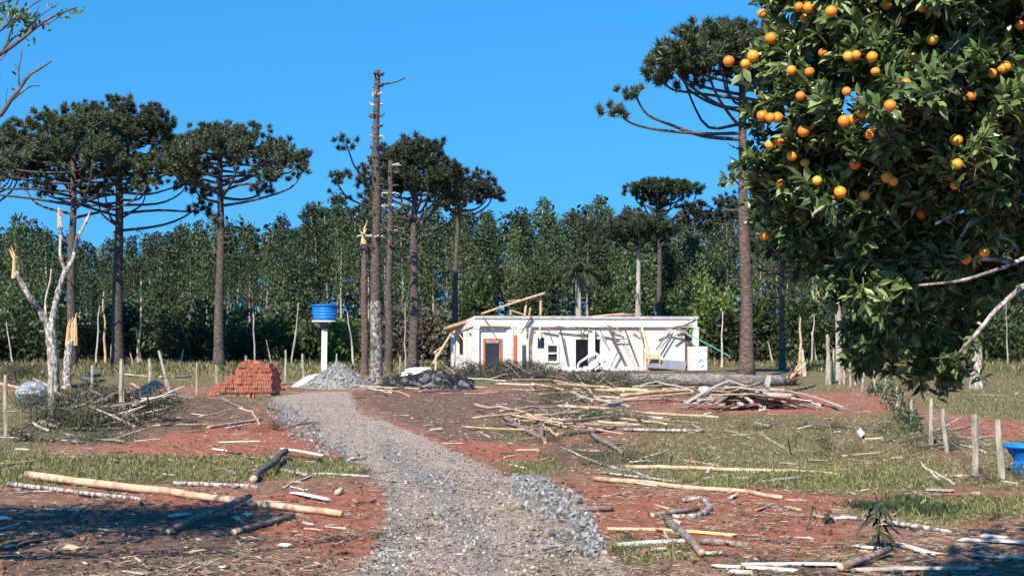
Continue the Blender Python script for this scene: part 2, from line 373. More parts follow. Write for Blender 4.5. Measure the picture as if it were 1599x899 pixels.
# ------------------------------------------------------------------ ground zones (polygons on the ground plane)
def gp(lst): return np.array([tuple(flat(x, y))[:2] for x, y in lst])
def sd(poly, X, Y):
    """signed distance to polygon, positive inside"""
    n = len(poly); d = np.full(X.shape, 1e9); ins = np.zeros(X.shape, bool)
    for i in range(n):
        a = poly[i]; b = poly[(i+1) % n]; e = b-a
        wx, wy = X-a[0], Y-a[1]; tt = np.clip((wx*e[0]+wy*e[1])/(e@e), 0, 1)
        d = np.minimum(d, np.hypot(wx-tt*e[0], wy-tt*e[1]))
        c = ((a[1] > Y) != (b[1] > Y))
        with np.errstate(divide='ignore', invalid='ignore'):
            xi = (b[0]-a[0])*(Y-a[1])/(b[1]-a[1]+1e-12)+a[0]
        ins ^= (c & (X < xi))
    return np.where(ins, d, -d)
PATH = gp([(425, 622), (440, 655), (490, 688), (555, 718), (600, 760), (606, 800), (590, 850), (555, 899), (440, 1060), (150, 1600), (1500, 1600), (1110, 1060), (985, 899), (930, 850), (895, 805), (850, 768), (790, 742), (700, 702), (620, 668), (565, 645), (545, 612), (480, 610)])
GREYZ = [gp([(425, 630), (520, 700), (620, 770), (640, 900), (600, 1000), (540, 1000), (600, 830), (590, 760), (500, 700)]),
         gp([(600, 690), (700, 745), (790, 899), (740, 899), (680, 790), (590, 710)])]
REDZ = [gp([(175, 705), (200, 690), (290, 668), (430, 660), (500, 695), (540, 712), (430, 716), (250, 716)]), gp([(600, 660), (700, 690), (820, 700), (880, 720), (800, 735), (700, 705)]),
        gp([(1000, 628), (1080, 640), (1200, 648), (1290, 645), (1330, 625), (1250, 612), (1000, 622)]), gp([(1010, 668), (1080, 668), (1090, 680), (1000, 686)]),
        gp([(860, 750), (1050, 770), (1300, 765), (1340, 780), (1300, 870), (1100, 860), (940, 840)]), gp([(1330, 770), (1500, 768), (1500, 780), (1340, 782)]), gp([(1470, 650), (1599, 655), (1599, 690), (1500, 672)]),
        gp([(200, 770), (600, 770), (600, 880), (300, 840)]), gp([(1360, 620), (1400, 640), (1380, 665), (1350, 650)]), gp([(1599, 690), (1545, 690), (1560, 745), (1599, 745)])]
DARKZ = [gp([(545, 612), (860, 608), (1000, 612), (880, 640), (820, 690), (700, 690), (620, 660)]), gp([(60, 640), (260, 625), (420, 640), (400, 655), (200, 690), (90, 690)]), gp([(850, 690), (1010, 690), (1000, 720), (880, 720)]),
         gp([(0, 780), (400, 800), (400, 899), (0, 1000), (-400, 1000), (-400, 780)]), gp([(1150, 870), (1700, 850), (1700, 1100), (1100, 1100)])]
GRASSZ = [gp([(-900, 716), (300, 714), (560, 716), (600, 745), (400, 750), (0, 752), (-900, 750)]), gp([(-900, 600), (100, 612), (110, 655), (60, 720), (-900, 720)]), gp([(990, 650), (1120, 645), (1330, 650), (1420, 640), (1500, 760), (1340, 775), (1100, 760), (950, 740), (1000, 700)]),
          gp([(1340, 782), (1450, 778), (1700, 775), (2500, 790), (2500, 830), (1599, 822), (1400, 815), (1340, 805)]), gp([(1420, 598), (2600, 598), (2600, 660), (1599, 655), (1440, 640)]), gp([(1500, 690), (2600, 680), (2600, 780), (1520, 765)]),
          gp([(780, 722), (880, 720), (900, 740), (800, 745)]), gp([(300, 618), (440, 608), (430, 640), (320, 640)]), gp([(840, 605), (1100, 600), (1320, 602), (1330, 612), (1100, 622), (900, 622)]),
          gp([(780, 660), (860, 650), (870, 685), (790, 690)]), gp([(960, 850), (1060, 845), (1000, 890), (920, 880)])]
def zone(polys, X, Y, soft):
    w = np.zeros(X.shape)
    for p in polys: w = np.maximum(w, np.clip(.5 + sd(p, X, Y)/(2*soft), 0, 1))
    return w
def zones(X, Y):
    soft = 0.25 + 0.012*np.abs(Y)
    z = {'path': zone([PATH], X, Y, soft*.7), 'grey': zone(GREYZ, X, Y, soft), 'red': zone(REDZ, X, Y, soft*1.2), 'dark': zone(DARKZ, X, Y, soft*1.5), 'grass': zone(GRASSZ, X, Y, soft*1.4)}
    far = np.clip((Y-56)/5, 0, 1); z['grass'] = np.maximum(z['grass'], far)
    z['path'] = z['path']*np.clip((Y > 3), 0, 1)
    return z
ny, nx = 560, 460
yy = np.concatenate([np.linspace(-60, 6, 12)[:-1], 6*np.exp(np.linspace(0, math.log(120/6), ny)), np.linspace(125, 1500, 20)])
ss = np.concatenate([np.linspace(-6, -.62, 18)[:-1], np.linspace(-.62, .62, nx), np.linspace(.62, 6, 18)[1:]])
YY, SS = np.meshgrid(yy, ss, indexing='ij'); XX = SS*np.maximum(YY, 9)

ZZ = H(XX, YY)
mic = (fnoise(XX, YY, .33, 1.0)*.012 + fnoise(XX, YY, .14, 2.0)*.008)*np.clip((60-YY)/30, 0, 1)
ZN = zones(XX, YY)
ZZ = ZZ + mic*(1-.4*ZN['path'])
ruts = np.exp(-((XX-0.03*(YY-12))/.35)**2)
me = bpy.data.meshes.new('ground'); nv = XX.size
me.vertices.add(nv); me.vertices.foreach_set('co', np.stack([XX, YY, ZZ], -1).astype(np.float32).ravel())
a, b_ = XX.shape; I = np.arange(a*b_).reshape(a, b_)
q = np.stack([I[:-1, :-1], I[:-1, 1:], I[1:, 1:], I[1:, :-1]], -1).reshape(-1, 4)
me.loops.add(q.size); me.loops.foreach_set('vertex_index', q.ravel().astype(np.int32)); me.polygons.add(len(q)); me.polygons.foreach_set('loop_start', (np.arange(len(q))*4).astype(np.int32))
me.polygons.foreach_set('use_smooth', np.ones(len(q), bool)); me.update(calc_edges=True)
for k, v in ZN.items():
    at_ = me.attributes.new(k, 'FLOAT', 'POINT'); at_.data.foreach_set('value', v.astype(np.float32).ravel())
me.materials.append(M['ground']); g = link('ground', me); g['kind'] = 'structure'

# ------------------------------------------------------------------ scatter on the ground: stones, straw, chips, grass
def scatter(n, y0, y1, half=.42, pw=2.0):
    """points with density falling with distance, over a wedge wider than the view"""
    u = R.random(n); Y = (y0**(1-pw+1e-9) + u*(y1**(1-pw+1e-9) - y0**(1-pw+1e-9)))**(1/(1-pw+1e-9)) if pw != 1 else y0*(y1/y0)**u
    X = (R.random(n)*2-1)*half*Y; return X, Y
ICO0V, ICO0F = ico(0)
CUBV = np.array([(-1, -1, -1), (1, -1, -1), (1, 1, -1), (-1, 1, -1), (-.7, -.8, 1), (.8, -.6, 1), (.6, .8, 1), (-.8, .7, 1)], float)
def rotm(n):
    q = R.normal(size=(n, 4)); q /= np.linalg.norm(q, axis=1)[:, None]; w, x, y, z = q.T
    return np.stack([1-2*(y*y+z*z), 2*(x*y-z*w), 2*(x*z+y*w), 2*(x*y+z*w), 1-2*(x*x+z*z), 2*(y*z-x*w), 2*(x*z-y*w), 2*(y*z+x*w), 1-2*(x*x+y*y)], 1).reshape(n, 3, 3)
def stones(mb, X, Y, size, zs=None, sink=.3, flatten=.6):
    n = len(X); sz = np.asarray(size)[:, None]*(.55+.9*R.random((n, 3)))
    sz[:, 2] *= flatten
    V = CUBV[None]*(1+.35*(R.random((n, 8, 3))-.5)); V = V*sz[:, None, :]; V = np.einsum('nij,nkj->nki', rotm(n), V)
    z = H(X, Y) if zs is None else zs
    V += np.stack([X, Y, z + np.asarray(size)*(1-sink)*.5], 1)[:, None, :]
    Fq = (BOXF[None] + (np.arange(n)*8)[:, None, None]).reshape(-1, 4)
    return mb.add(V.reshape(-1, 3), Fq)
X, Y = scatter(105000, 10.5, 62, .3, 1.6); z = zones(X, Y); nz = fnoise(X, Y, .9, 5)
k = (z['path'] > .45 + .12*nz) & (R.random(len(X)) < .5 + .35*z['grey']); gy = (z['grey']+.5*nz+.5*fnoise(X, Y, .25, 3) > .95) & k; tn = k & ~gy
mb = MB(); stones(mb, X[gy], Y[gy], .006+.014*R.random(gy.sum())**2); s = build(mb, 'crushed_stone', M['stone']); s['kind'] = 'stuff'
tag(s, 'loose blue-grey crushed stone along the track', 'gravel')
mb = MB(); stones(mb, X[tn], Y[tn], .005+.013*R.random(tn.sum())**2.5); s = build(mb, 'track_gravel', M['stone_tan']); s['kind'] = 'stuff'
tag(s, 'dusty tan gravel on the driveway track', 'gravel')
# bigger angular stones at the right edge of the track and the left entry
P2 = gp([(798, 742), (815, 743), (855, 768), (895, 798), (930, 835), (950, 868), (935, 866), (905, 838), (868, 805), (828, 768)])
X = R.uniform(P2[:, 0].min(), P2[:, 0].max(), 16000); Y = R.uniform(P2[:, 1].min(), P2[:, 1].max(), 16000); d = sd(P2, X, Y); k = (d > -.4*R.random(16000)**2.5) & (R.random(16000) < .27)
mb = MB(); stones(mb, X[k], Y[k], .011+.026*R.random(k.sum())**1.8, zs=H(X[k], Y[k])+.03*R.random(k.sum())*(d[k] > .05))
P3 = gp([(425, 632), (470, 650), (500, 690), (560, 716), (540, 720), (480, 695), (440, 660)])
X = R.uniform(P3[:, 0].min(), P3[:, 0].max(), 16000); Y = R.uniform(P3[:, 1].min(), P3[:, 1].max(), 16000); k = (sd(P3, X, Y) > -.3*R.random(len(X))) & (R.random(len(X)) < .3)
stones(mb, X[k], Y[k], .01+.024*R.random(k.sum())**1.5)
s = build(mb, 'coarse_stone_edge', M['stone_blue']); s['kind'] = 'stuff'; tag(s, 'ridge of coarse blue-grey broken stone edging the track', 'gravel')

def ground_blades(n, y0, y1, keep, hmin, hmax, wid, m, name, label, cat, lean=.5, half=.44, pw=1.7, lay=False):
    X, Y = scatter(n, y0, y1, half, pw); z = zones(X, Y); k = keep(X, Y, z); X, Y = X[k], Y[k]; nn = len(X)
    P = np.stack([X, Y, H(X, Y)-.01], 1)
    if lay:
        th = R.random(nn)*2*math.pi; D = np.stack([np.cos(th), np.sin(th), .04+.25*R.random(nn)**3], 1); P[:, 2] += .022
    else:
        D = R.normal(size=(nn, 3))*lean; D[:, 2] = 1
    D /= np.linalg.norm(D, axis=1)[:, None]
    L = (hmin+(hmax-hmin)*R.random(nn)**1.6); w = wid*(.6+.8*R.random(nn))*(1+Y/40)
    mb = MB(); blades(mb, P, D, L, w, 0, .0 if lay else .15)
    s = build(mb, name, m); s['kind'] = 'stuff'; tag(s, label, cat); return s
ground_blades(420000, 11, 75, lambda X, Y, z: (z['grass']*1.1+.35*fnoise(X, Y, 1.3, 7)+.25*fnoise(X, Y, .4, 2) - z['path']*1.5 - .3*(z['red']) > .45) & (R.random(len(X)) < .85), .03, .12, .008, M['grass'], 'short_grass', 'short olive and straw-coloured grass growing over the yard', 'grass', .6)
ground_blades(110000, 14, 62, lambda X, Y, z: ((zone([GRASSZ[0], GRASSZ[3], GRASSZ[4], GRASSZ[6], gp([(980, 742), (1460, 735), (1500, 762), (1100, 766)])], X, Y, .5) + .4*fnoise(X, Y, .8, 4)) > .62) & (R.random(len(X)) < .8), .06, .2, .012, M['grass_gr'], 'green_grass', 'brighter green grass in bands across the yard', 'grass', .45)
ground_blades(100000, 11, 60, lambda X, Y, z: ((z['path'] < .5) | (R.random(len(X)) < .5)) & (fnoise(X, Y, 1.0, 9)+.5*fnoise(X, Y, .3, 1) > .1), .04, .22, .006, M['straw'], 'dry_straw', 'dry straw and dead stems strewn over the soil', 'straw', lay=True)
ground_blades(15000, 11, 60, lambda X, Y, z: (fnoise(X, Y, .7, 12) > -.2), .03, .12, .013, M['chips'], 'wood_chips', 'splinters, bark flakes and wood chips littering the yard', 'wood chips', lay=True)
ground_blades(20000, 11, 60, lambda X, Y, z: (fnoise(X, Y, 1.5, 15) > .1), .03, .09, .018, M['litter_leaf'], 'torn_leaves', 'dark torn leaves scattered on the ground', 'leaves', lay=True)
ground_blades(80000, 66, 114, lambda X, Y, z: (fnoise(X, Y, 4, 3) > -.5) & ((X < -7) | (Y > 92) | (X > 17)) & ((Y > 78) | (X < -20) | (R.random(len(X)) < .15)), .12, .6, .025, M['grass'], 'tall_dry_grass', 'tall dry grass growing in front of the woods', 'grass', .35, .5, 1.2)
X, Y = scatter(1400, 12, 60, .42, 1.5); k = (zones(X, Y)['path'] < .6); X, Y = X[k], Y[k]
mb = MB(); stones(mb, X, Y, .012+.025*R.random(len(X))**2, sink=.6); s = build(mb, 'soil_clods', M['ground']); s['kind'] = 'stuff'; tag(s, 'loose clods of soil on the ground', 'soil')
# ------------------------------------------------------------------ HOUSE (large structure first)
HO = Vector((flat(742, 580).x*81/flat(742, 580).y, 81, 0)); HA = math.radians(14)
E1 = Vector((math.cos(HA), math.sin(HA), 0)); E2 = Vector((-math.sin(HA), math.cos(HA), 0)); CAMP = Vector((0, 0, CAMZ))
def HF(px, py, v=0.0):
    d = ray(px, py); t = (v-(CAMP-HO).dot(E2))/d.dot(E2); p = CAMP+d*t-HO; return (p.dot(E1), v, p.z)
def HS(px, py, u=0.0):
    d = ray(px, py); t = (u-(CAMP-HO).dot(E1))/d.dot(E1); p = CAMP+d*t-HO; return (u, p.dot(E2), p.z)
def toW(l): return HO + E1*l[0] + E2*l[1] + Vector((0, 0, l[2]))
WU = HF(1089, 560)[0]; WT = 3.2
house = empty('ruined_house', 'roofless white plastered single-storey house with broken roof timbers, standing before the woods', 'house', HO, HA)
mb = MB(); box(mb, (-.15, -.35, -.3), (WU+.4, 7.2, .1)); build(mb, 'floor_slab', M['concrete'], house)
def wallU(mb, u0, u1, z0, z1, v0, v1, holes):
    """wall along u with rectangular holes (ua,ub,za,zb)"""
    us = sorted({u0, u1, *[h[0] for h in holes], *[h[1] for h in holes]})
    for a, b in zip(us[:-1], us[1:]):
        hs = sorted([h for h in holes if h[0] < (a+b)/2 < h[1]], key=lambda h: h[2]); z = z0
        for h in hs:
            if h[2] > z: box(mb, (a, v0, z), (b, v1, h[2]))
            z = h[3]
        if z < z1: box(mb, (a, v0, z), (b, v1, z1))
def U(px, v=.18): return HF(px, 540, v)[0]
def Zp(px, py, v=.18): return HF(px, py, v)[2]
FZ = 2.56
mb = MB()
door = (U(757), U(781), .1, Zp(769, 531)); smallw = (U(839.5), U(850.5), Zp(845, 544), Zp(845, 527)); framew = (U(853), U(872), Zp(862, 565.5), Zp(862, 537)); door2 = (U(899), U(938), .1, Zp(918, 529.5))
wallU(mb, U(746), U(797), .1, FZ-.003, .18, .36, [door]); build(mb, 'front_wall', M['plaster'], house); mb = MB(); wallU(mb, U(834), U(1070), .1, FZ-.003, .18, .36, [smallw, framew, door2])
build(mb, 'front_wall', M['plaster'], house)
# recess between the two front walls, with an angled inner wall
mb = MB(); a = U(811); b = U(834)
wallU(mb, U(797), b+.1, .1, FZ, 1.7, 1.86, []); box(mb, (b-.003, .363, .1), (b+.17, 1.697, FZ)); 
build(mb, 'recess_wall', M['plaster'], house)
mb = MB()
th = np.linspace(math.pi, 2*math.pi, 9); cxu = (U(790)+U(803))/2; rr = (U(803)-U(790))/2
prof = [(cxu+rr*math.cos(t), .175+rr*.75*math.sin(t)) for t in th]
V = [(x, y, .1) for x, y in prof]+[(x, y, 2.62) for x, y in prof]; n = len(prof)
mb.merge(V, [[i, i+1, n+i+1, n+i] for i in range(n-1)]+[list(range(n, 2*n))]); build(mb, 'rounded_pier', M['plaster'], house)
mb = MB(); box(mb, (U(803, 0), -.06, .1), (U(807, 0), .14, Zp(805, 523, 0))); build(mb, 'door_jamb', M['orangeframe'], house)
mb = MB(); box(mb, (U(807.2, 0), -.02, .1), (U(815, 0), .3, FZ-.004)); build(mb, 'pier', M['plaster'], house)
mb = MB(); box(mb, (U(822, .3), .25, .1), (U(825, .3), .33, FZ-.004)); build(mb, 'pier', M['plaster'], house)
# fascia beam and cornice
mb = MB(); box(mb, (0, 0, FZ), (WU, .17, WT-.17)); build(mb, 'fascia_beam', M['plaster'], house)
mb = MB(); box(mb, (-.05, -.06, WT-.168), (WU+.05, .23, WT)); box(mb, (-.02, -.03, WT-.2), (WU+.02, .0-.002, WT-.17)); build(mb, 'cornice', M['concrete'], house)
for px0, px1, v0, v1 in ((739.5, 748, -.04, .178), (919, 928, -.14, .1), (1082, 1090.5, -.05, .17)):
    mb = MB(); a, b = U(px0, 0), U(px1, 0)
    box(mb, (a, v0, .1), (b, v1, FZ-.002)); box(mb, (a-.03, v0-.03, FZ-.1), (b+.03, v0-.003, FZ-.004)); build(mb, 'column', M['plaster'], house)
mb = MB(); box(mb, (U(1000), .04, .1), (U(1003.5), .175, FZ-.01)); build(mb, 'pilaster', M['plaster'], house)
# left side wall, its top sloping down to the back
mb = MB(); D = HS(706, 545)[1]
holes = []
for pa, pb, ya, yb in ((713, 724, 517, 563), (731.5, 738, 515, 571)):
    va, vb = sorted((HS(pa, 540)[1], HS(pb, 540)[1])); holes.append((va, vb, HS((pa+pb)/2, yb)[2], HS((pa+pb)/2, ya)[2]))
holes[0] = (holes[0][0], holes[0][1], .9, 2.2); holes[1] = (holes[1][0], holes[1][1], .9, 2.2)
vs = sorted({.18, D, *[h[0] for h in holes], *[h[1] for h in holes]})
for a, b in zip(vs[:-1], vs[1:]):
    zt = [3.0-.5*(a/D), 3.0-.5*(b/D)]; hs = [h for h in holes if h[0] < (a+b)/2 < h[1]]; segs = [(.1, None)]
    if hs: segs = [(.1, hs[0][2]), (hs[0][3], None)]
    for z0, z1 in segs:
        A, B = (z1, z1) if z1 else zt
        mb.add([(0, a, z0), (.18, a, z0), (.18, b, z0), (0, b, z0), (0, a, A), (.18, a, A), (.18, b, B), (0, b, B)], BOXF)
build(mb, 'side_wall', M['plaster'], house)
mb = MB(); V = [(-.07, .0, 2.62), (-.003, .0, 2.62), (-.003, D+.1, 2.1), (-.07, D+.1, 2.1), (-.07, .0, 3.17), (-.003, .0, 3.17), (-.003, D+.1, 2.62), (-.07, D+.1, 2.62)]
mb.add(V, BOXF); build(mb, 'side_fascia', M['plaster'], house)
for v in (.35, 2.6, D-.3):
    mb = MB(); box(mb, (-.1, v, .1), (-.003, v+.28, 2.3)); build(mb, 'pilaster', M['plaster'], house)
mb = MB(); wallU(mb, .19, WU, .1, 2.7, D, D+.15, []); box(mb, (WU-1.0, .4, .1), (WU-.83, D-.003, 2.6)); build(mb, 'rear_wall', M['plaster'], house)
mb = MB(); box(mb, (.2, 2.3, 2.62), (WU-1.05, D-.05, 2.72)); box(mb, (b_u := U(840), .37, 2.62), (WU-1.05, 2.297, 2.72)); build(mb, 'added_shade_slab', M['concrete'], house)  # unseen slabs, added to keep the rooms behind the openings dark
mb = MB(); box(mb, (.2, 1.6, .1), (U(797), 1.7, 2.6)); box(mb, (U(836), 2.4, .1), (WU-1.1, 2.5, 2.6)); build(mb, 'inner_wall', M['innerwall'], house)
# orange door frame
mb = MB(); d0, d1, _, dz = door
box(mb, (d0-.1, .1, .1), (d0, .3, dz)); box(mb, (d1, .1, .1), (d1+.1, .3, dz)); box(mb, (d0-.1, .1, dz), (d1+.1, .3, dz+.1)); build(mb, 'door_frame', M['orangeframe'], house)
# white framed window
mb = MB(); a, b, c, d = framew; w = .09
w0 = link('window', None, house)
for lo, hi in (((a-.02, .1, c-.04), (a+w, .3, d+.02)), ((b-w, .1, c-.04), (b+.02, .3, d+.02)), ((a+w, .1, d-w), (b-w, .3, d+.02)), ((a+w, .1, c-.04), (b-w, .3, c+w)), ((a+w, .1, (c+d)/2-.05), (b-w, .3, (c+d)/2+.05))): box(mb, lo, hi)
build(mb, 'window_frame', M['plaster'], w0)
mb = MB(); box(mb, (a+w, .2, c+w), (b-w, .21, (c+d)/2-.05)); build(mb, 'pane', M['glass'], w0)
mb = MB(); box(mb, (a+w, .2, (c+d)/2+.05), (b-w, .21, d-w)); build(mb, 'pane', M['glass'], w0)
mb = MB(); a, b, c, d = smallw; box(mb, (a, .25, c), (b, .26, d-.001)); box(mb, (a, .2, (c+d)/2-.03), (b, .24, (c+d)/2+.0)); build(mb, 'dark_window', M['glass'], house)
# rubble, things at and on the house
def timber(pa, pb, va, vb, wd, tk, m, label, group='broken roof timbers hanging at the house', name='broken_timber', cat='timber'):
    mb = MB(); beam(mb, toW(HF(*pa, va)), toW(HF(*pb, vb)), wd, tk, random.uniform(-.3, .3), jag=.06); o = build(mb, name, M[m]); return tag(o, label, cat, group)
L0 = 'broken brown roof timber dangling from the white beam over the front wall'
for pa, pb, va, vb, wd, m in [((756, 497), (773, 518), -.12, -.3, .07, 'bark_branch'), ((812, 514), (833, 510), -.2, -.1, .06, 'bark_branch'), ((845, 511), (870, 516), -.12, -.1, .1, 'bark_branch'),
      ((843, 509), (843, 531), -.1, -.1, .06, 'orangewood'), ((854, 510), (860, 526), -.1, -.2, .08, 'bark_branch'), ((868, 509), (925, 517), -.2, -.15, .09, 'bark_branch'), ((905, 511), (912, 530), -.25, -.3, .09, 'bark_branch'), ((916, 510), (907, 530), -.3, -.3, .08, 'bark_grey'),
      ((935, 513), (948, 534), -.2, -.25, .08, 'bark_branch'), ((955, 513), (966, 546), -.15, -.2, .08, 'bark_branch'), ((938, 512), (962, 519), -.3, -.25, .1, 'bark_branch'), ((962, 529), (981, 529), -.1, -.1, .07, 'bark_branch'), ((948, 508), (972, 518), -.2, -.1, .08, 'bark_branch'),
      ((999, 512), (1003, 531), -.2, -.2, .08, 'bark_branch'), ((1052, 526), (1076, 512), -.3, -.2, .09, 'bark_branch'), ((1055, 510), (1081, 508), -.25, -.2, .1, 'bark_branch'), ((1060, 513), (1079, 526), -.3, -.3, .07, 'peeled'), ((1040, 514), (1072, 518), -.2, -.3, .08, 'weathered'),
      ((1066, 505), (1085, 497), -.12, -.12, .06, 'weathered'), ((985, 510), (999, 519), -.2, -.2, .07, 'bark_branch'), ((898, 511), (930, 512), -.2, -.2, .08, 'bark_grey')]:
    timber(pa, pb, va, vb, wd, wd*.7, m, L0)
timber((816, 517), (830, 494), -.12, -.2, .13, .08, 'bark_grey', 'thick grey plank hooked slanting over the white beam above the porch recess', None)
timber((748, 508), (797, 509), -.1, -.1, .09, .06, 'orangewood', 'reddish board nailed level along the beam above the orange door frame', None)
timber((874, 509), (887, 571), -.45, -.12, .08, .08, 'bark_grey', 'thin dark timber mostly standing in for a shadow line between white window and dark doorway', None)  # this and the next two timbers mostly stand for shadow lines on the wall
timber((950, 512), (982, 579), -.5, -.15, .08, .08, 'bark_branch', 'long thin brown timber mostly standing in for a shadow line right of the dark doorway', None)
timber((975, 512), (998, 573), -.5, -.15, .08, .07, 'bark_branch', 'thin brown timber mostly standing in for a shadow line left of the pilaster', None)
timber((967, 545), (953, 574), -.2, -.15, .1, .07, 'bark_branch', 'short timber propped slanting left against a leaning timber', None)
timber((963, 511), (992, 568), -.6, -.3, .05, .05, 'peeled', 'thin pale lath hanging across the bright house wall', None)
timber((1003, 512), (1013, 553), -.15, -.2, .09, .06, 'orangewood', 'orange splintered timber hanging down above the little orange table', None)
timber((1026, 522), (1048, 513), -.15, -.1, .09, .06, 'orangewood', 'short orange timber stuck under the beam near the right corner', None)
timber((1024, 546), (1046, 518), -.3, -.1, .07, .05, 'bark_branch', 'slanting stick against the right wall, lower of two', None)
timber((1031, 544), (1051, 520), -.3, -.1, .07, .05, 'bark_branch', 'slanting stick against the right wall, upper of two', None)
timber((1072.5, 512), (1073, 583), .05, .05, .26, .2, 'bark_grey', 'dark upright wooden post at the right end of the house wall', None, 'wooden_post', 'post')
timber((1066, 517), (1140, 556), -.4, -1.4, .06, .06, 'teal', 'teal pipe sloping down from the right corner of the house', None, 'pipe', 'pipe')
for pa, pb, va, vb, wd, lb in [((751, 490), (851, 457), 1.0, 1.0, .16, 'longest pale rafter rising above the roofless house'), ((795, 470), (845, 465), 1.2, 1.2, .1, 'level rail of the broken roof truss'), ((794, 473), (798, 491), 1.2, 1.2, .1, 'leftmost upright of the broken roof truss'),
      ((823, 465), (819, 492), 1.2, 1.2, .11, 'middle upright of the broken roof truss'), ((844, 459), (844, 492), 1.2, 1.2, .12, 'tallest right upright of the broken roof truss'), ((797, 484), (821, 492), 1.2, 1.1, .11, 'low sloping brace of the broken roof truss'), ((828, 481), (826, 493), 1.0, 1.0, .09, 'stub of timber poking above the beam beside the truss'),
      ((925, 494), (975, 489.5), 1.0, 1.5, .12, 'pale bowed board lying on the roof edge, left one of a pair'), ((960, 492), (1001, 490), 1.0, 1.4, .12, 'pale bowed board lying on the roof edge, right one of a pair')]:
    timber(pa, pb, va, vb, wd, wd*.6, 'orangewood' if '925' in str(pa) else 'peeled', lb, None, 'roof_timber')
def ptimber(pa, ya, pb, yb, wd, m, label, name='eaves_timber'):
    mb = MB(); beam(mb, at(*pa, ya), at(*pb, yb), wd, wd*.6, .1, jag=.05); return tag(build(mb, name, M[m]), label, 'timber')
ptimber((744, 499), 82, (691, 515), 87, .3, 'peeled', 'broad pale roof board sloping off the left eaves')
ptimber((736, 505), 83, (697, 519), 87, .16, 'peeled', 'second pale roof board under the broad one at left eaves')
ptimber((690, 512), 86.5, (694, 521), 86, .25, 'bark_branch', 'broken brown end piece at the tip of the left eaves')
ptimber((706, 519), 86, (677, 566), 84, .13, 'peeled', 'pale pole leaning down from the left eaves to the ground')
ptimber((700, 535), 85.6, (676, 551), 85, .1, 'peeled', 'short pale crossbar on the poles left of the house')
ptimber((679, 550), 85, (698, 552), 85.2, .09, 'peeled', 'level rail left of the house')
ptimber((681, 552), 85, (680, 578), 84.5, .1, 'peeled', 'upright pale stake left of the house')
# dark grey sheet added to stand for a shadow low on the wall
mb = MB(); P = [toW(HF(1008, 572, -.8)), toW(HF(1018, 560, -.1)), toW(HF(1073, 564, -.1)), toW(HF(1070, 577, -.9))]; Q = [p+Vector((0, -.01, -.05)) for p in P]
mb.add([tuple(p) for p in P+Q], BOXF); tag(build(mb, 'shadow_sheet', M['shadowtone']), 'dark blue-grey sheet standing in for a shadow on the right part of the house wall', 'shadow shape')
# small orange table
t = empty('small_table', 'small orange-brown wooden table with pale legs outside the bright house wall', 'table', toW((HF(1020, 580, -.5)[0], -.5, .05)), HA)
tw = HF(1031, 560, -.5)[0]-HF(1011, 560, -.5)[0]; tz = HF(1020, 553, -.5)[2]
mb = MB(); box(mb, (-tw/2, -.2, tz-.32), (tw/2, .2, tz-.05)); build(mb, 'table_top', M['orangewood'], t)
for sx in (-1, 1):
    for sy in (-1, 1): mb = MB(); box(mb, (sx*(tw/2-.05)-.04, sy*.15-.04, -.1), (sx*(tw/2-.05)+.04, sy*.15+.04, tz-.325)); build(mb, 'leg', M['peeled'], t)
# white box cabinet at right end
cb = empty('white_cabinet', 'white box cabinet, its front coloured bluish as if shaded, at the right end of the house', 'cabinet', toW((HF(1089, 580, -.9)[0], -.9, 0)), HA)
cw = (HF(1102, 560, -.9)[0]-HF(1077, 560, -.9)[0])/2; cz = HF(1089, 541, -.9)[2]
mb = MB(); box(mb, (-cw, -.3, -.1), (cw, .3, cz)); build(mb, 'cabinet_body', M['plaster'], cb)
mb = MB(); box(mb, (-cw+.03, -.335, cz*.45), (cw-.03, -.303, cz-.03)); box(mb, (-cw+.03, -.335, .03), (cw-.03, -.303, cz*.45-.02)); build(mb, 'cabinet_door', M['fabric'], cb)  # bluish colour paints shade onto the white front
mb = MB(); th = np.linspace(0, 2*math.pi, 16); tube(mb, [(.1+.17*math.cos(a), -.36, .42+.2*math.sin(a)) for a in th], .012, 5, cap=None); build(mb, 'curl_shadow_ring', M['bark_grey'], cb)  # dark ring stands in for a curled shadow on the cabinet front
# curved fallen plaster / collapsed arch beside the doorway column
mb = MB(); th = np.linspace(0, math.pi, 14); c0 = HF(926, 583, -.3); Rw = (HF(951, 580, -.3)[0]-HF(900, 580, -.3)[0])/2
V = []
for k, a in enumerate(th):
    r = Rw*(1+.08*math.sin(5*a)); V += [toW((c0[0]-r*math.cos(a), -.45, .05+r*1.0*math.sin(a))), toW((c0[0]-(r-.12)*math.cos(a), -.45, .05+(r-.14)*math.sin(a))), toW((c0[0]-r*math.cos(a)*.93, -.3, .05+r*.95*math.sin(a))), toW((c0[0]-(r-.12)*math.cos(a)*.93, -.3, .05+(r-.16)*math.sin(a)))]
fs = []
for k in range(len(th)-1):
    a = 4*k; fs += [[a, a+1, a+5, a+4], [a+2, a+6, a+7, a+3], [a, a+4, a+6, a+2], [a+1, a+3, a+7, a+5]]
mb.merge([tuple(v) for v in V], fs); tag(build(mb, 'curved_white_edging', M['plaster']), 'curved white broken ceiling edging standing as an arch at the dark doorway', 'ceiling piece')
IV, IF = ico(2)
def lump(c, rad, m, name, label, cat, group=None, rough=.25, kind=None, sub=None):
    V = IV*np.array(rad); nn = rough*(fnoise(IV[:, 0]*2+c[0], IV[:, 1]*2+IV[:, 2]*3, 1.1, c[1])+.5*fnoise(IV[:, 2]*5, IV[:, 0]*6+IV[:, 1]*4, 1, c[0]))
    V = V*(1+nn)[:, None] + np.array(tuple(c)); mb = MB(); mb.add(V, IF); o = build(mb, name, M[m], smooth=False)
    if label: tag(o, label, cat, group)
    if kind: o['kind'] = kind
    return o
mb = MB()
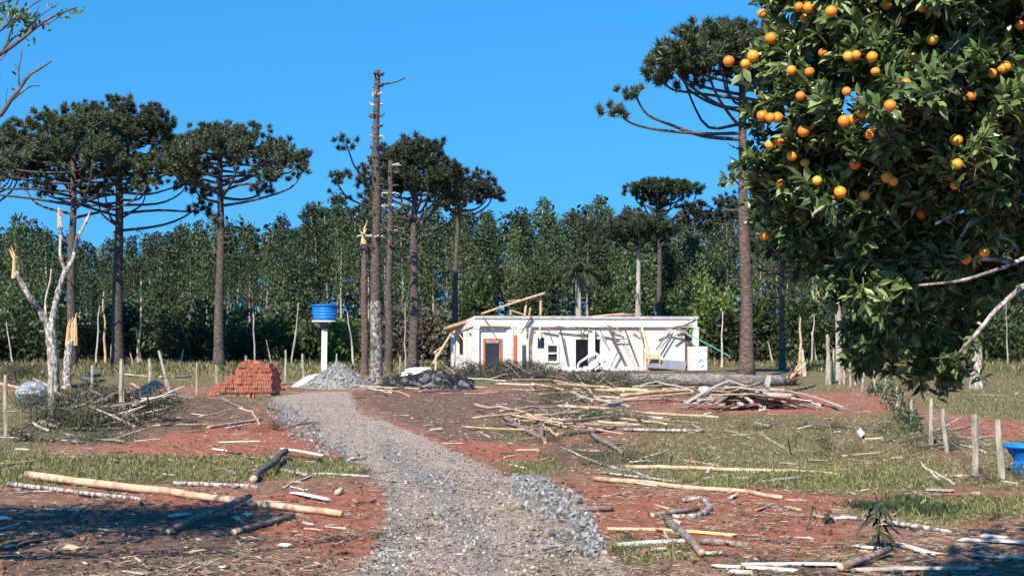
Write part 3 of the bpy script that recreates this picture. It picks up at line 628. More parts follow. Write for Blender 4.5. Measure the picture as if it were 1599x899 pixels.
for k in range(230):
    u = random.choice([random.gauss(HF(928, 580, -.5)[0], .5), random.uniform(HF(840, 580)[0], HF(1000, 580)[0])]); z = .05
    if abs(u-HF(930, 580)[0]) < .8: z = random.uniform(.1, .75)*(1-abs(u-HF(930, 580)[0])/.85)
    c = toW((u, random.uniform(-.9, -.25), z)); stones(mb, np.array([c.x]), np.array([c.y]), np.array([random.uniform(.03, .13)]), zs=np.array([c.z]))
s = build(mb, 'plaster_rubble', M['plaster']); s['kind'] = 'stuff'; tag(s, 'white and pinkish plaster rubble along the foot of the house', 'rubble')
BRG = None
def brickmesh():
    mb = MB(); L, Wd, Hh = .24, .115, .14; box(mb, (-L/2, -Wd/2, -Hh/2), (L/2, Wd/2, Hh/2), 0)
    # hollow ends: flat dark quads paint the shade of the holes on both faces
    for s in (-1, 1):
        for zz in (-.033, .033):
            x = s*(L/2+.001); mb.add([(x, -.035, zz-.022), (x, .035, zz-.022), (x, .035, zz+.022), (x, -.035, zz+.022)], [[0, 1, 2, 3]], 1)
    return mb.mesh('brick', [M['brick'], M['bark_red']])
BR = brickmesh()
for px, py in ((848, 570), (858, 574), (866, 571), (874, 575), (882, 572), (891, 574), (862, 578)):
    p = G(px, py+6); tag(link('loose_brick', BR, None, p+Vector((0, 0, .12)), (random.uniform(-.4, .4), random.uniform(-.4, .4), random.uniform(0, 3))), 'loose orange brick in the rubble under the white-framed window', 'brick', 'bricks in the rubble before the house')

# ------------------------------------------------------------------ brick stack
bs = empty('brick_stack', 'stepped stack of orange clay bricks beside the gravel track', 'brick stack', G(378, 617), math.radians(-10))
cnt = 0; sc_ = 48.0*0+ (flat(378, 617).y/F)
prof_h = [(325, 607), (338, 600), (350, 594), (360, 588), (368, 577), (371, 568), (392, 567), (412, 569), (424, 572), (426, 578)]
for row in range(4):
    for ix in range(19):
        xpx = 325 + ix*5.4; hpx = np.interp(xpx, [p[0] for p in prof_h], [p[1] for p in prof_h])
        nl = max(1, int((619-hpx)*sc_/.142 + .2 + random.choice([-.35, 0, .2])) - (1 if row == 3 else 0))
        for l in range(nl):
            if cnt >= 296: break
            if row > 0 and ix < 18 and l < nl-1: continue
            if row == 3 and ix < 18 and ix % 2: continue
            o = link('brick', BR, bs, ((xpx-375)*sc_+random.uniform(-.006, .006)+(.05 if l % 2 else 0), row*.25-.1+random.uniform(-.05, .03), .06+l*.1415), (random.uniform(-.02, .02), random.uniform(-.02, .02), math.pi/2+random.uniform(-.07, .07)))
            cnt += 1
for k in range(10):
    x = random.uniform(-1.1, 1.1); hpx = np.interp(378+x/sc_, [p[0] for p in prof_h], [p[1] for p in prof_h]); Ht = (619-hpx)*sc_
    if cnt < 300: link('brick', BR, bs, (x, random.uniform(0, .7), Ht-.04), (random.uniform(-.5, .5), random.uniform(-.5, .5), random.uniform(0, 3))); cnt += 1
for px, py in ((330, 622), (368, 620), (392, 621), (430, 606), (441, 610), (349, 626), (436, 603), (448, 607)):
    p = G(px, py); tag(link('loose_brick', BR, None, p+Vector((0, 0, .05)), (random.uniform(-.4, .4), random.uniform(-.2, .2), random.uniform(0, 3))), 'loose orange brick fallen at the foot of the brick stack', 'brick', 'bricks fallen beside the brick stack')

# ------------------------------------------------------------------ gravel heap, tarp, water tank, wrapped bale
def heap(px0, px1, pyb, pyt, m, name, label, cat, dy=1.3, rough=.05, pk=.45):
    Yh = float(flat(px0, pyb).y)+1.2; s = Yh/F; cx = ((px0+px1)/2-CX)*s; rx = (px1-px0)/2*s; hz = (pyb-pyt)*s
    n = 90; u = np.linspace(-1.15, 1.15, n); A, B = np.meshgrid(u, u); r = np.hypot(A, B); xo = (pk-.5)*2*.3
    r2 = np.hypot(A-xo*np.clip(1-r, 0, 1), B); hh = np.clip(1-r2, 0, 1)
    z = hz*(1-np.sqrt(np.clip((1-hh)**2+.012, 0, 2)) + .05)*1.02 - np.clip(r-1, 0, 1)*.6 + ((fnoise(A*rx*.45+B*rx*.3, B*rx*1.3, .42, px0)*rough + np.abs(fnoise(A*rx*.5-B*rx*.4, B*rx*1.5, .3, 3))*rough*.5) if m == 'tarp' else fnoise(A*rx, B*rx, .35, px0)*rough + fnoise(A*rx, B*rx, .1, px0)*rough*.4)
    V = np.stack([cx+A*rx, Yh+B*rx*dy, z + .02], -1).reshape(-1, 3); I = np.arange(n*n).reshape(n, n)
    q = np.stack([I[:-1, :-1], I[:-1, 1:], I[1:, 1:], I[1:, :-1]], -1).reshape(-1, 4); mb = MB(); mb.add(V, q)
    o = build(mb, name, M[m], smooth=True); return tag(o, label, cat), (cx, Yh, rx, hz)
M['heap'] = simple('crushed_gravel_heap', [(.3, (.12, .115, .11)), (.5, (.27, .26, .25)), (.7, (.46, .45, .43))], 9, .95, .08, None, 8, .2, 1)
gh, gi = heap(474, 584, 607, 569.5, 'heap', 'gravel_heap', 'conical heap of grey gravel beside the foot of the tall bare trunk', 'gravel heap')
n = 3500; th = R.random(n)*6.283; rr = R.random(n)**.6*1.02; sx = gi[0]+rr*np.cos(th)*gi[2]; sy = gi[1]+rr*np.sin(th)*gi[2]*1.3
mb = MB(); stones(mb, sx, sy, .02+.035*R.random(n), zs=gi[3]*np.clip(1-rr, 0, 1)+.03); s = build(mb, 'heap_stones', M['stone'], gh); s['kind'] = 'stuff'
heap(606, 732, 607, 586, 'tarp', 'black_tarp', 'crumpled black plastic sheeting heaped left of the house', 'tarp', .8, .3, .3)
def cloth(pts_px, m, name, label, cat, amp=.08, thick=.0, hz=.25):
    P = [G(x, y) for x, y in pts_px]; a, b, c, d = P; n = 26; V = []
    for i in range(n):
        for j in range(n):
            s, t = i/(n-1), j/(n-1); p = (a*(1-s)+b*s)*(1-t)+(d*(1-s)+c*s)*t
            z = max(0, math.sin(math.pi*s))*max(0, math.sin(math.pi*t))
            V.append((p.x, p.y, p.z+hz*z**.7+amp*z*float(fnoise(p.x, p.y, .35, 2)) - .03*(z < .02)))
    I = np.arange(n*n).reshape(n, n); q = np.stack([I[:-1, :-1], I[:-1, 1:], I[1:, 1:], I[1:, :-1]], -1).reshape(-1, 4); mb = MB(); mb.add(V, q)
    return tag(build(mb, name, M[m], smooth=True), label, cat)
cloth([(452, 604), (490, 604), (512, 582), (480, 586)], 'whitewood', 'pale_sheet', 'pale dusty sheet draped on the left flank of the gravel heap', 'sheet', .06, hz=.15)
lump(at(655, 583, float(flat(655, 598).y)+1.6), (.75, .4, .26), 'whitewood', 'white_sheet', 'white sheet bunched behind the left top of the black plastic sheeting', 'sheet', rough=.3)
# water tank: the tank and the stand it rests on
tp = flat(506, 583); sT = tp.y/F
st = empty('tank_stand', 'slender white concrete post with a round white platform', 'post', (tp.x, tp.y, 0))
zp = CAMZ+(520-503.5)*sT
mb = MB(); beam(mb, (0, 0, -.2), (.03, 0, CAMZ+(520-514)*sT), .3, .26); build(mb, 'post_shaft', M['plaster'], st)
mb = MB(); box(mb, (-.16, -.14, CAMZ+(520-514)*sT+.005), (.2, .14, zp-.002)); build(mb, 'shade_toned_neck', M['bark_grey'], st)  # dark tone paints in the shade under the tank platform
mb = MB(); lathe(mb, [(.64, zp+.03), (.68, zp+.04), (.68, zp+.1), (.66, zp+.11)], 28); build(mb, 'platform', M['plaster'], st)
tk = empty('water_tank', 'round blue plastic water tank on the tall white post', 'water tank', (tp.x+.03, tp.y, zp+.112))
ht = (502-479)*sT; R1 = 18*sT; R2 = 19.8*sT
pr = [(R1*.96, 0), (R1, .04)]
for k in range(1, 5):
    z = ht*k/5; r = R1+(R2-R1)*k/5; pr += [(r, z-.02), (r+.009, z-.01), (r+.009, z+.01), (r, z+.02)]
pr += [(R2, ht-.03), (R2+.05, ht-.02), (R2+.05, ht+.02)]
mb = MB(); lathe(mb, pr, 40); build(mb, 'tank_body', M['blue'], tk, True)
mb = MB(); lathe(mb, [(R2+.06, ht+.022), (R2+.06, ht+.05), (R2*.6, ht+.09), (.05, ht+.11)], 40, capb=True); build(mb, 'lid', M['blue'], tk)
# second blue tank at the right edge, with wide rim and waist
tp = G(1602, 742); s2 = tp.y/F
t2 = empty('blue_tub', 'blue plastic tub with a wide flared rim at the right edge beyond the fence', 'tub', tp)
Rr = 30*s2
pr = [(Rr*.6, -.02), (Rr*.62, 10*s2), (Rr*.66, 16*s2), (Rr*.58, 18*s2), (Rr*.6, 25*s2), (Rr*.78, 33*s2), (Rr*.96, 42*s2), (Rr, 44*s2), (Rr, 47*s2), (Rr*.93, 47*s2), (Rr*.9, 42*s2), (Rr*.7, 34*s2), (0.01, 30*s2)]
mb = MB(); lathe(mb, pr, 40, capt=False); build(mb, 'tub_body', M['blue'], t2, True)
mb = MB(); th = np.linspace(0, 2*math.pi, 41); tube(mb, [((Rr+.01)*math.cos(a), (Rr+.01)*math.sin(a), 45.5*s2) for a in th], .028, 8, cap=None); build(mb, 'rim', M['blue'], t2, True)
for a in (2.6, 3.6, 4.4, 5.3):
    mb = MB(); box(mb, (Rr*.60, -.03, .05), (Rr*.70, .03, 16*s2)); o = build(mb, 'rib', M['blue'], t2); o.rotation_euler.z = a
p = G(50, 634); sB = p.y/F
lump((p.x, p.y, p.z+20*sB), (24*sB, 20*sB, 18*sB), 'silver', 'wrapped_bale', 'round bundle wrapped in crinkled grey plastic beside the mottled forked tree', 'bundle', rough=.16)
# cloth hanging on the left fence
mb = MB(); n = 12; V = []; p = G(252, 644); s_ = p.y/F
for i in range(n):
    for j in range(n):
        u, v = i/(n-1), j/(n-1); V.append((p.x+(u-.5)*13*s_*(1-.3*v), p.y+.06*math.sin(u*9+v*3), p.z+v*26*s_))
I = np.arange(n*n).reshape(n, n); q = np.stack([I[:-1, :-1], I[:-1, 1:], I[1:, 1:], I[1:, :-1]], -1).reshape(-1, 4); mb.add(V, q)
tag(build(mb, 'hanging_cloth', M['fabric'], smooth=True), 'blue-white cloth hanging crumpled amid the brush at the left fence', 'cloth')
mb = MB(); beam(mb, G(218, 632, .25), G(250, 618, .45), .35, .04, .6); tag(build(mb, 'dark_board', M['tarp']), 'dark flat panel propped beside the blue-white cloth', 'panel')

# ------------------------------------------------------------------ fences
def fence(name, label, posts, wires=(.35, .6, .85), rr=.05, base=0):
    f = empty(name, label, 'fence', G(posts[0][0], posts[0][1])); tops = []
    inv = f.location.copy()
    for (bx, by, tx, ty, *o) in posts:
        b = G(bx, by); t = at(tx, ty, b.y + (o[0] if o else 0)); mb = MB(); r = rr*(.85+.4*random.random())
        pts = curve_pts(b-Vector((0, 0, .25))-inv, t-inv, 5, 0, .012)
        tube(mb, pts, np.linspace(r*1.1, r*.8, 5), 7, 0, 0, .12); build(mb, 'post', M['post'], f); tops.append((b-inv, t-inv))
    for h in wires:
        mb = MB()
        for (b0, t0), (b1, t1) in zip(tops[:-1], tops[1:]):
            tube(mb, curve_pts(b0.lerp(t0, h), b1.lerp(t1, h), 5, -.03), .004 + .0001*b0.y, 4, cap=None)
        build(mb, 'wire', M['wire'], f)
    return f
fence('post_and_wire_fence', 'weathered wooden post fence with thin wires running back along the right side of the yard', [(1565, 747, 1558, 655), (1524, 741, 1522, 647), (1482, 711, 1472, 638), (1455, 699, 1454, 622), (1426, 670, 1423, 624), (1401, 650, 1401, 604), (1382, 626, 1384, 583), (1365, 618, 1366, 578), (1346, 610, 1350, 572), (1328, 604, 1328, 568), (1311, 600, 1312, 545), (1297, 599, 1294, 526)], rr=.05)
fence('rough_post_fence', 'row of rough wooden posts along the left edge of the yard behind the brush bank', [(9, 681, 9, 585), (80, 660, 82, 572), (143, 640, 144, 570), (190, 634, 190, 560), (236, 626, 233, 560), (268, 615, 248, 547), (307, 616, 308, 566), (339, 603, 338, 570)], (.4, .8), .055)
fence('back_fence', 'thin posts of the distant fence before the woods, from brick stack to gravel heap', [(384, 590, 384, 555), (445, 596, 446, 546), (475, 590, 472, 552), (525, 588, 526, 552), (625, 582, 625, 556), (661, 580, 660, 553)], (.6,), .06)
# vine on the far right fence posts
def leafball(mb, c, rad, n, L, Wd, dirs_up=.2, mi=0, shell=.5):
    d = rand_dirs(n, 0); r = (shell+(1-shell)*R.random(n))[:, None]; P = np.array(tuple(c)) + d*np.array(rad)*r; D = d+R.normal(size=(n, 3))*.7; D[:, 2] += dirs_up; D /= np.linalg.norm(D, axis=1)[:, None]
    return blades(mb, P, D, L*(.6+.8*R.random(n)), Wd*(.6+.8*R.random(n)), mi, .1)
mb = MB()
for px, py0, py1 in ((1385, 590, 640), (1402, 600, 655), (1412, 620, 660), (1424, 650, 672), (1374, 600, 612), (1365, 602, 618)):
    b = G(px, py1)
    for k in range(6): leafball(mb, b+Vector((random.uniform(-.15, .15), random.uniform(-.2, .2), random.uniform(0, (py1-py0)*b.y/F))), (.14, .16, .14), 34, .1, .05)
s = build(mb, 'fence_vine', M['bush']); s['kind'] = 'stuff'; tag(s, 'dark leafy creeper overgrowing the farther posts of the right fence', 'creeper')

# ------------------------------------------------------------------ araucarias
def tuftcloud(mb, c, d, size, nt, nb, mi=0):
    """clumps of spiky shoots around a branch end"""
    c = np.array(c); C = c + np.clip(R.normal(size=(nt, 3)), -1.5, 1.5)*np.array([.52, .52, .24])*size; C[:, 2] += .1*size
    out = C-c+np.array(d)*.5*size; out[:, 2] += .55*size; out /= np.linalg.norm(out, axis=1)[:, None]+1e-6
    nb = int(nb*1.6); P = np.repeat(C, nb, 0) + R.normal(size=(nt*nb, 3))*.05*size; D = np.repeat(out, nb, 0)*.45+R.normal(size=(nt*nb, 3))*.6; D[:, 2] += .12; D /= np.linalg.norm(D, axis=1)[:, None]
    n = len(P); return spikes(mb, P, D, (.23+.17*R.random(n))*size, .075*size*(.7+.6*R.random(n)), mi, -.1)
def araucaria(label, px, Y, ytop, ybot, hl, hr, nbr, tr, seed, drop=.5, lean=0, needle='needle', bark='bark', bare=3, size=1.0, nt=9, nb=34, flat_top=.35, dens=1, crownbot=None, lowpx=None):
    """px trunk pixel, Y metres away, ytop crown top, ybot lowest branch on trunk, hl/hr crown half widths (px)"""
    random.seed(seed); s = Y/F; bx = (px-CX)*s; zt = CAMZ+(520-ytop)*s; zb = CAMZ+(520-ybot)*s
    root = empty('araucaria_tree', label, 'tree', (bx, Y, 0)); top = zt-.45*size
    mb = MB(); n = 18; zz = np.linspace(-.3, top, n); lx = lean*s*np.clip(zz/top, 0, 1)**1.2
    r = tr*(1-.62*np.clip(zz/top, 0, 1)); r[0] *= 1.5; r[1] *= 1.15
    tube(mb, np.stack([lx+.04*np.sin(zz*.6+seed), .04*np.cos(zz*.5+seed), zz], 1), r, 12, rough=.06); build(mb, 'trunk', M[bark], root, True)
    cm = MB(); k = 0; R_ = max(hl, hr)*s
    for i in range(nbr):
        t = ((i+.5)/nbr); za = zb + (top-zb)*(t**.8)*.93; az = i*2.4+random.uniform(-.5, .5)
        hw = (hr if math.cos(az) > 0 else hl)*s
        rx = hw*(1-.6*t**1.6)*random.uniform(.85, 1.12); ry = R_*.85*(1-.6*t**1.6)*random.uniform(.8, 1.08)
        ex = rx*math.cos(az); ey = ry*math.sin(az); rel = math.hypot(ex/hw, ey/(R_*.85))
        ze = zt - flat_top*size - drop*(zt-zb)*rel**2.2*random.uniform(.75, 1.1) - .1*random.random()
        ze = max(ze, za+.15); lxa = lean*s*(za/top)**1.2
        a = Vector((lxa, 0, za)); e = Vector((ex, ey, ze)); jj = random.uniform(-.5, .9)*rel; h = Vector((ex*random.uniform(.4, .58)+lxa*.5, ey*.5, za + (ze-za)*random.uniform(.02, .3) - .05*rel + jj*.4)); h2 = Vector((ex*.85, ey*.85, za+(ze-za)*.5))
        pts = spline([a, h, h2, e], 10); br = .035*size+.045*size*rel
        bm_ = MB(); tube(bm_, pts, np.linspace(br*1.25, br*.5, 10), 5); build(bm_, 'branch', M['bark'], root, True)
        nn = max(3, int(nt*(.85+.7*random.random())*dens)); dd = (e-h2).normalized(); tuftcloud(cm, e, dd, size*.95, nn, nb)
        if rel > .3:
            tuftcloud(cm, Vector(pts[8 if rel > .5 else 9])+Vector((random.uniform(-.4, .4), random.uniform(-.4, .4), .1)), dd, size*.8, max(2, nn//2), nb)
    tuftcloud(cm, (lean*s, 0, top), (0, 0, 1), size, nt, nb)
    for i in range(bare):
        za = zb*(.55+.42*random.random()); az = random.uniform(0, 6.28); L = random.uniform(.5, 1.6)*size; bm_ = MB()
        tube(bm_, spline([(0, 0, za), (L*.6*math.cos(az), L*.6*math.sin(az), za-.1), (L*math.cos(az), L*math.sin(az), za+.1)], 6), np.linspace(.05, .02, 6)*size, 5); build(bm_, 'bare_branch', M['bark_grey'], root)
    for i in range(int(nbr*1.3*dens)):
        q = math.sqrt(random.random())*.8; az = random.uniform(0, 6.28); hw = (hr if math.cos(az) > 0 else hl)*s; ex = hw*q*math.cos(az); ey = R_*.85*q*math.sin(az)
        tuftcloud(cm, (ex, ey, zt-flat_top*size-drop*(zt-zb)*q**2.2-random.uniform(.05, 1.3)*size), (0, 0, 1), size*.9, max(3, nt//2), nb)
    c = build(cm, 'crown', M[needle], root); c['kind'] = 'stuff'
    return root
araucaria('araucaria with broad umbrella crown, second from the left edge, on the slimmer trunk', 112, 88, 163, 345, 140, 120, 44, .32, 1, .68)
araucaria('biggest araucaria at left, its umbrella crown rising highest over a thick trunk', 184, 92, 148, 365, 135, 125, 52, .4, 2, .72, nt=11)
araucaria('araucaria with wide crown and upswept bare limbs, right edge of the left group', 343, 86, 190, 325, 78, 138, 38, .33, 3, .55, bare=4)
araucaria('araucaria at the far left, its crown partly cut by the picture edge', -22, 95, 186, 330, 90, 72, 30, .35, 4, .55)
araucaria('araucaria behind the topless trunk with thick crown leaning to the right', 645, 84, 212, 385, 72, 68, 40, .33, 6, .5, lean=4, needle='needle_dk', bare=8)
araucaria('slim araucaria with small ragged crown left of the house', 708, 93, 262, 345, 22, 72, 20, .24, 7, .6, lean=10, needle='needle_dk', nt=7)
araucaria('flat-topped dark araucaria tallest among the woods behind the house', 1030, 112, 284, 345, 38, 55, 26, .27, 8, .12, needle='needle_dk', size=1.05, flat_top=.3, bare=4)
araucaria('pale-trunked low dark araucaria behind the house, left of the flat-topped one', 997, 104, 338, 395, 52, 50, 24, .27, 9, .3, needle='needle_dk', bark='bark_euc', bare=6)
araucaria('bare-trunked araucaria with level limbs right of the reddish trunk', 1222, 84, 360, 440, 60, 60, 14, .2, 10, .2, needle='needle_dk', bark='bark', nt=5, bare=8)
# the tall reddish araucaria at right, with two long arched lower limbs
ar = araucaria('tall reddish araucaria beside the orange tree, tufted crown and two long arching limbs', 1166, 69, 32, 205, 128, 110, 30, .35, 12, .45, lean=-8, bark='bark_red', size=1.0, nt=12, nb=42, bare=5)
def limb(root, Y, pts, r0, r1, m='bark', name='branch', dy=0, tuft=0, cm=None, tn=6, tb=40):
    inv = root.location; P = [at(x, y, Y+dy*i/max(1, len(pts)-1))-inv for i, (x, y) in enumerate(pts)]
    sp = spline(P, 16); b = MB(); tube(b, sp, np.linspace(r0, r1, 16), 6); build(b, name, M[m], root, True)
    if tuft and cm is not None: tuftcloud(cm, sp[-1], (sp[-1]-sp[-3])/(np.linalg.norm(sp[-1]-sp[-3])+1e-6), tuft, tn, tb)
cm = MB()
limb(ar, 69, [(1160, 218), (1100, 213), (1050, 196), (1010, 178), (990, 145)], .11, .045, dy=-1.5, tuft=.95, cm=cm, tn=9)
limb(ar, 69, [(1160, 208), (1100, 209), (1030, 203), (985, 192), (962, 172)], .1, .04, dy=-2, tuft=.95, cm=cm, tn=10)
limb(ar, 69, [(1158, 170), (1125, 165), (1085, 140), (1060, 118), (1048, 95)], .1, .05, dy=-2.5, tuft=1.3, cm=cm, tn=22)
limb(ar, 69, [(1156, 155), (1120, 150), (1080, 145), (1050, 140), (1036, 128)], .09, .05, dy=-1, tuft=1.15, cm=cm, tn=16)
limb(ar, 69, [(1158, 200), (1140, 180), (1120, 150), (1108, 120), (1100, 90)], .09, .05, dy=-3, tuft=1.3, cm=cm, tn=20)
for x, y in ((1075, 62), (1095, 55), (1120, 60), (1060, 80), (1140, 62), (1150, 80), (1042, 105)):
    tuftcloud(cm, at(x, y, 67.5)-ar.location, (0, 0, 1), 1.1, 12, 40)
c = build(cm, 'arching_limb_needles', M['needle'], ar); c['kind'] = 'stuff'

# topless trunks with branch stubs
def stubtrunk(label, px, Y, ytop, ybase, r0, r1, bark, whorls, stub, seed, lean=0, ztop_frac=None):
    random.seed(seed); s = Y/F; base = Vector(((px-CX)*s, Y, 0)); root = empty('topless_trunk', label, 'tree', base); zt = CAMZ+(520-ytop)*s
    mb = MB(); n = 40; zz = np.linspace(-.3, zt, n); rr = np.interp(zz, [-.3, .6, zt], [r0*1.3, r0, r1]); rr = rr*(1+.05*R.normal(size=n))
    tube(mb, np.stack([lean*s*zz/zt+.03*np.sin(zz), .03*np.cos(zz), zz], 1), rr, 12, cap=0, rough=.08); build(mb, 'trunk', M[bark], root, True)
    for yp in whorls:
        z = CAMZ+(520-yp)*s; m = 'bark' if random.random() < .78 else 'weathered'
        for k in range(5):
            a = random.uniform(0, 6.28); L = random.uniform(.5, 1)*stub; b = MB(); rr0 = np.interp(z, [0, zt], [r0, r1]); x0 = lean*s*z/zt
            tube(b, [(x0, 0, z), (x0+(rr0+L*.5)*math.cos(a), (rr0+L*.5)*math.sin(a), z+random.uniform(-.02, .08)), (x0+(rr0+L)*math.cos(a), (rr0+L)*math.sin(a), z+random.uniform(-.04, .18))], [.06, .05, .025], 5, cap=0); build(b, 'branch_stub', M[m], root)
    return root
tt = stubtrunk('tallest topless trunk ringed with branch stubs, standing by the gravel heap', 587, 64, 108, 598, .27, .13, 'bark', [115, 133, 147, 163, 181, 198, 214, 231, 246, 262, 280, 296, 318, 333, 352, 370, 386], .25, 21)
limb(tt, 64, [(590, 133), (603, 131), (618, 128), (633, 122)], .06, .03)
s64 = 64/F; mb = MB(); zz = np.linspace(-.1, CAMZ+(520-470)*s64, 14); tube(mb, np.stack([.03*np.sin(zz), .03*np.cos(zz), zz], 1), np.interp(zz, [-.1, .5, 4], [.36, .282, .262]), 14, rough=.04, cap=None); build(mb, 'lichen_bark', M['bark_lichen'], tt, True)
for k in range(7):
    a = k*.9; mb = MB(); tube(mb, [(.2*math.cos(a), .2*math.sin(a), .35), (.4*math.cos(a), .4*math.sin(a), .08), (.62*math.cos(a), .62*math.sin(a), -.05)], [.09, .08, .03], 6); build(mb, 'root', M['bark_lichen'], tt)
cm = MB()
tB = stubtrunk('topless trunk with stubs behind the tallest one, keeping two tufted limbs on its left', 606, 80, 250, 590, .24, .13, 'bark', [258, 270, 290, 302, 322, 340, 360, 385], .5, 22, lean=4)
limb(tB, 80, [(604, 290), (575, 280), (555, 262), (546, 240), (541, 226)], .07, .035, dy=-2, tuft=.85, cm=cm, tn=8)
limb(tB, 80, [(604, 300), (580, 290), (563, 278), (556, 262)], .06, .03, dy=-1, tuft=.6, cm=cm, tn=4)
limb(tB, 80, [(604, 330), (575, 322), (545, 310), (530, 292), (523, 278)], .07, .035, dy=-3, tuft=.95, cm=cm, tn=9)
limb(tB, 80, [(604, 360), (570, 345), (545, 328), (530, 308)], .06, .03, dy=-2, tuft=.7, cm=cm, tn=5)
c = build(cm, 'needle_tufts', M['needle_dk'], tB); c['kind'] = 'stuff'
tC = stubtrunk('short reddish snapped trunk with orange splintered top, left of the tallest topless trunk', 569, 74, 378, 586, .2, .15, 'bark_red', [368, 390], .45, 23)
def splinters(root, c, r, h, n, m='orangewood', name='splinter'):
    for k in range(n):
        a = random.uniform(0, 6.28); q = r*random.uniform(.2, .9); b = MB(); hh = h*random.uniform(.4, 1); p = Vector(c)+Vector((q*math.cos(a), q*math.sin(a), 0))
        tube(b, [p-Vector((0, 0, .1)), p+Vector((random.uniform(-.05, .05), 0, hh*.6)), p+Vector((random.uniform(-.15, .15)*h, 0, hh))], [r*.45, r*.3, .008], 4); build(b, name, M[m], root)
splinters(tC, (0, 0, CAMZ+(520-378)*74/F), .17, 1.3, 6)
# small tufted tops poking over the woods right of the flat-topped araucaria
for px, Y, yt, lb in ((1086, 118, 312, 'slim araucaria top above the woods, right of the flat-topped araucaria'), (1136, 118, 302, 'slim araucaria top above the woods, nearest the tall reddish trunk')):
    araucaria(lb, px, Y, yt, yt+60, 22, 20, 9, .16, int(px), .6, needle='needle_dk', nt=6, bare=2, size=.9)

# ------------------------------------------------------------------ eucalyptus wood
def euc_variant(seed, Hh=15, nclump=50, nleaf=50, cb=.42, w=1.5):
    global R
    R = np.random.default_rng(seed); random.seed(seed); tm = MB(); cm = MB(); bm = MB()
    zz = np.linspace(-.3, Hh*.96, 12); tube(tm, np.stack([.15*np.sin(zz*.4+seed), .12*np.cos(zz*.35+seed), zz], 1), np.linspace(.2, .04, 12), 6)
    nclump = int(nclump*.8)
    for i in range(nclump):
        t = i/nclump; z = Hh*(cb + (1-cb)*t**.85); env = w*(math.sin(math.pi*min(1, (.16+.84*t)))**.65 if t < .6 else (1-t)**.75*1.62)
        a = i*2.399+random.uniform(-.4, .4); r = env*random.uniform(.35, 1.05); c = Vector((r*math.cos(a), r*math.sin(a), z+random.uniform(-.3, .3)))
        if i % 2 == 0: tube(bm, [(.1*math.cos(a), .1*math.sin(a), z-.7), tuple(c)], [.035, .012], 3)
        sz = random.uniform(.5, 1.05)*(1.15-.5*t); leafball(cm, c, (sz, sz, sz*.7), int(nleaf*.85), .36, .18, -.05, shell=.75)
    return tm.mesh('trunk', M['bark_euc'], True), bm.mesh('branch', M['bark_euc']), cm
SKYX = [-600, 0, 20, 60, 100, 200, 300, 400, 440, 480, 520, 560, 620, 680, 750, 775, 790, 830, 865, 880, 930, 960, 1000, 1040, 1080, 1150, 1250, 1400, 1599]
SKYY = [345, 345, 340, 342, 380, 375, 350, 335, 350, 322, 308, 315, 325, 330, 325, 345, 330, 306, 325, 330, 308, 330, 316, 340, 335, 325, 320, 330, 335]
VAR = []
for k in range(8):
    tm, bm, cm = euc_variant(100+k, 15, 54, 46, [.4, .5, .34, .45, .55, .42, .3, .5][k], [1.5, 1.7, 1.3, 1.9, 1.5, 1.25, 1.8, 1.6][k])
    VAR.append((tm, bm, cm.mesh('crown', M['euc_lt'] if k in (3, 6) else M['euc'])))
R = np.random.default_rng(77); random.seed(5)
EL = ['tall slender eucalyptus in the dense plantation wood behind the yard', 'eucalyptus with a light green feathery crown in the wood behind the yard', 'narrow dark eucalyptus growing within the wood behind the yard', 'eucalyptus on the front edge of the wood, its bare pale trunk in view']
ne = 0
rows = [(117, 2.7, 62), (122, 2.6, 42), (128, 2.7, 26), (135, 2.7, 12), (143, 2.9, 2)]
for ri, (Y0, sp, low) in enumerate(rows):
    half = .40*Y0; x = -half + random.uniform(0, 2)
    while x < half and ne < 298:
        Y = Y0+random.uniform(-1.8, 1.8); px = CX+F*x/Y; ty = np.interp(px, SKYX, SKYY)+low*random.uniform(.3, 1.25)+random.uniform(-20, 14)
        h = CAMZ+(520-ty)*Y/F; v = VAR[random.choice([1, 4, 7, 3]) if ri == 0 else random.randrange(8)]; s = h/15.2
        q = 0; root = empty('eucalyptus_tree', EL[3] if ri == 0 else (EL[1] if v[2].materials[0] == M['euc_lt'] else (EL[0] if ri > 2 else EL[2])), 'tree', (x, Y, 0), random.uniform(0, 6.28), ['eucalyptus trees along the front edge of the wood', 'pale green eucalyptus trees inside the wood', 'tall eucalyptus trees of the back rows', 'dark eucalyptus trees inside the wood'][0 if ri == 0 else (1 if v[2].materials[0] == M['euc_lt'] else (2 if ri > 2 else 3))])
        q = random.uniform(.8, 1.1); root.scale = (s*q, s*q, s)
        link('trunk', v[0], root); link('branches', v[1], root); c = link('crown', v[2], root); c['kind'] = 'stuff'
        ne += 1; x += sp*random.uniform(.7, 1.3)
# deep wood behind, reading as one mass
mb = MB(); tb = MB()
for Y0, dx in ((152, 2.6), (160, 2.8)):
    for x in np.arange(-.5*Y0, .5*Y0, dx):
        Y = Y0+random.uniform(-3, 3); px = CX+F*x/Y; h = CAMZ+(520-np.interp(px, SKYX, SKYY)-random.uniform(-4, 22))*Y/F
        for k in range(16):
            t = random.random(); z = h*(.06+.9*t); r = 2.0*min(1, (1-t)*1.6+.12); a = random.uniform(0, 6.28)
            leafball(mb, (x+r*.7*math.cos(a), Y+r*.7*math.sin(a), z), (1.0, 1.0, 1.2), 24, .75, .42, -.2, shell=.2)
        tube(tb, [(x, Y, 0), (x, Y, h*.8)], [.16, .05], 5)
s = build(mb, 'distant_wood', M['euc']); s['kind'] = 'stuff'; tag(s, 'dense dark wood farther back behind the eucalyptus rows', 'wood')
s = build(tb, 'distant_trunks', M['bark_euc']); s['kind'] = 'stuff'; tag(s, 'pale trunks standing deep inside the wood', 'tree trunks')

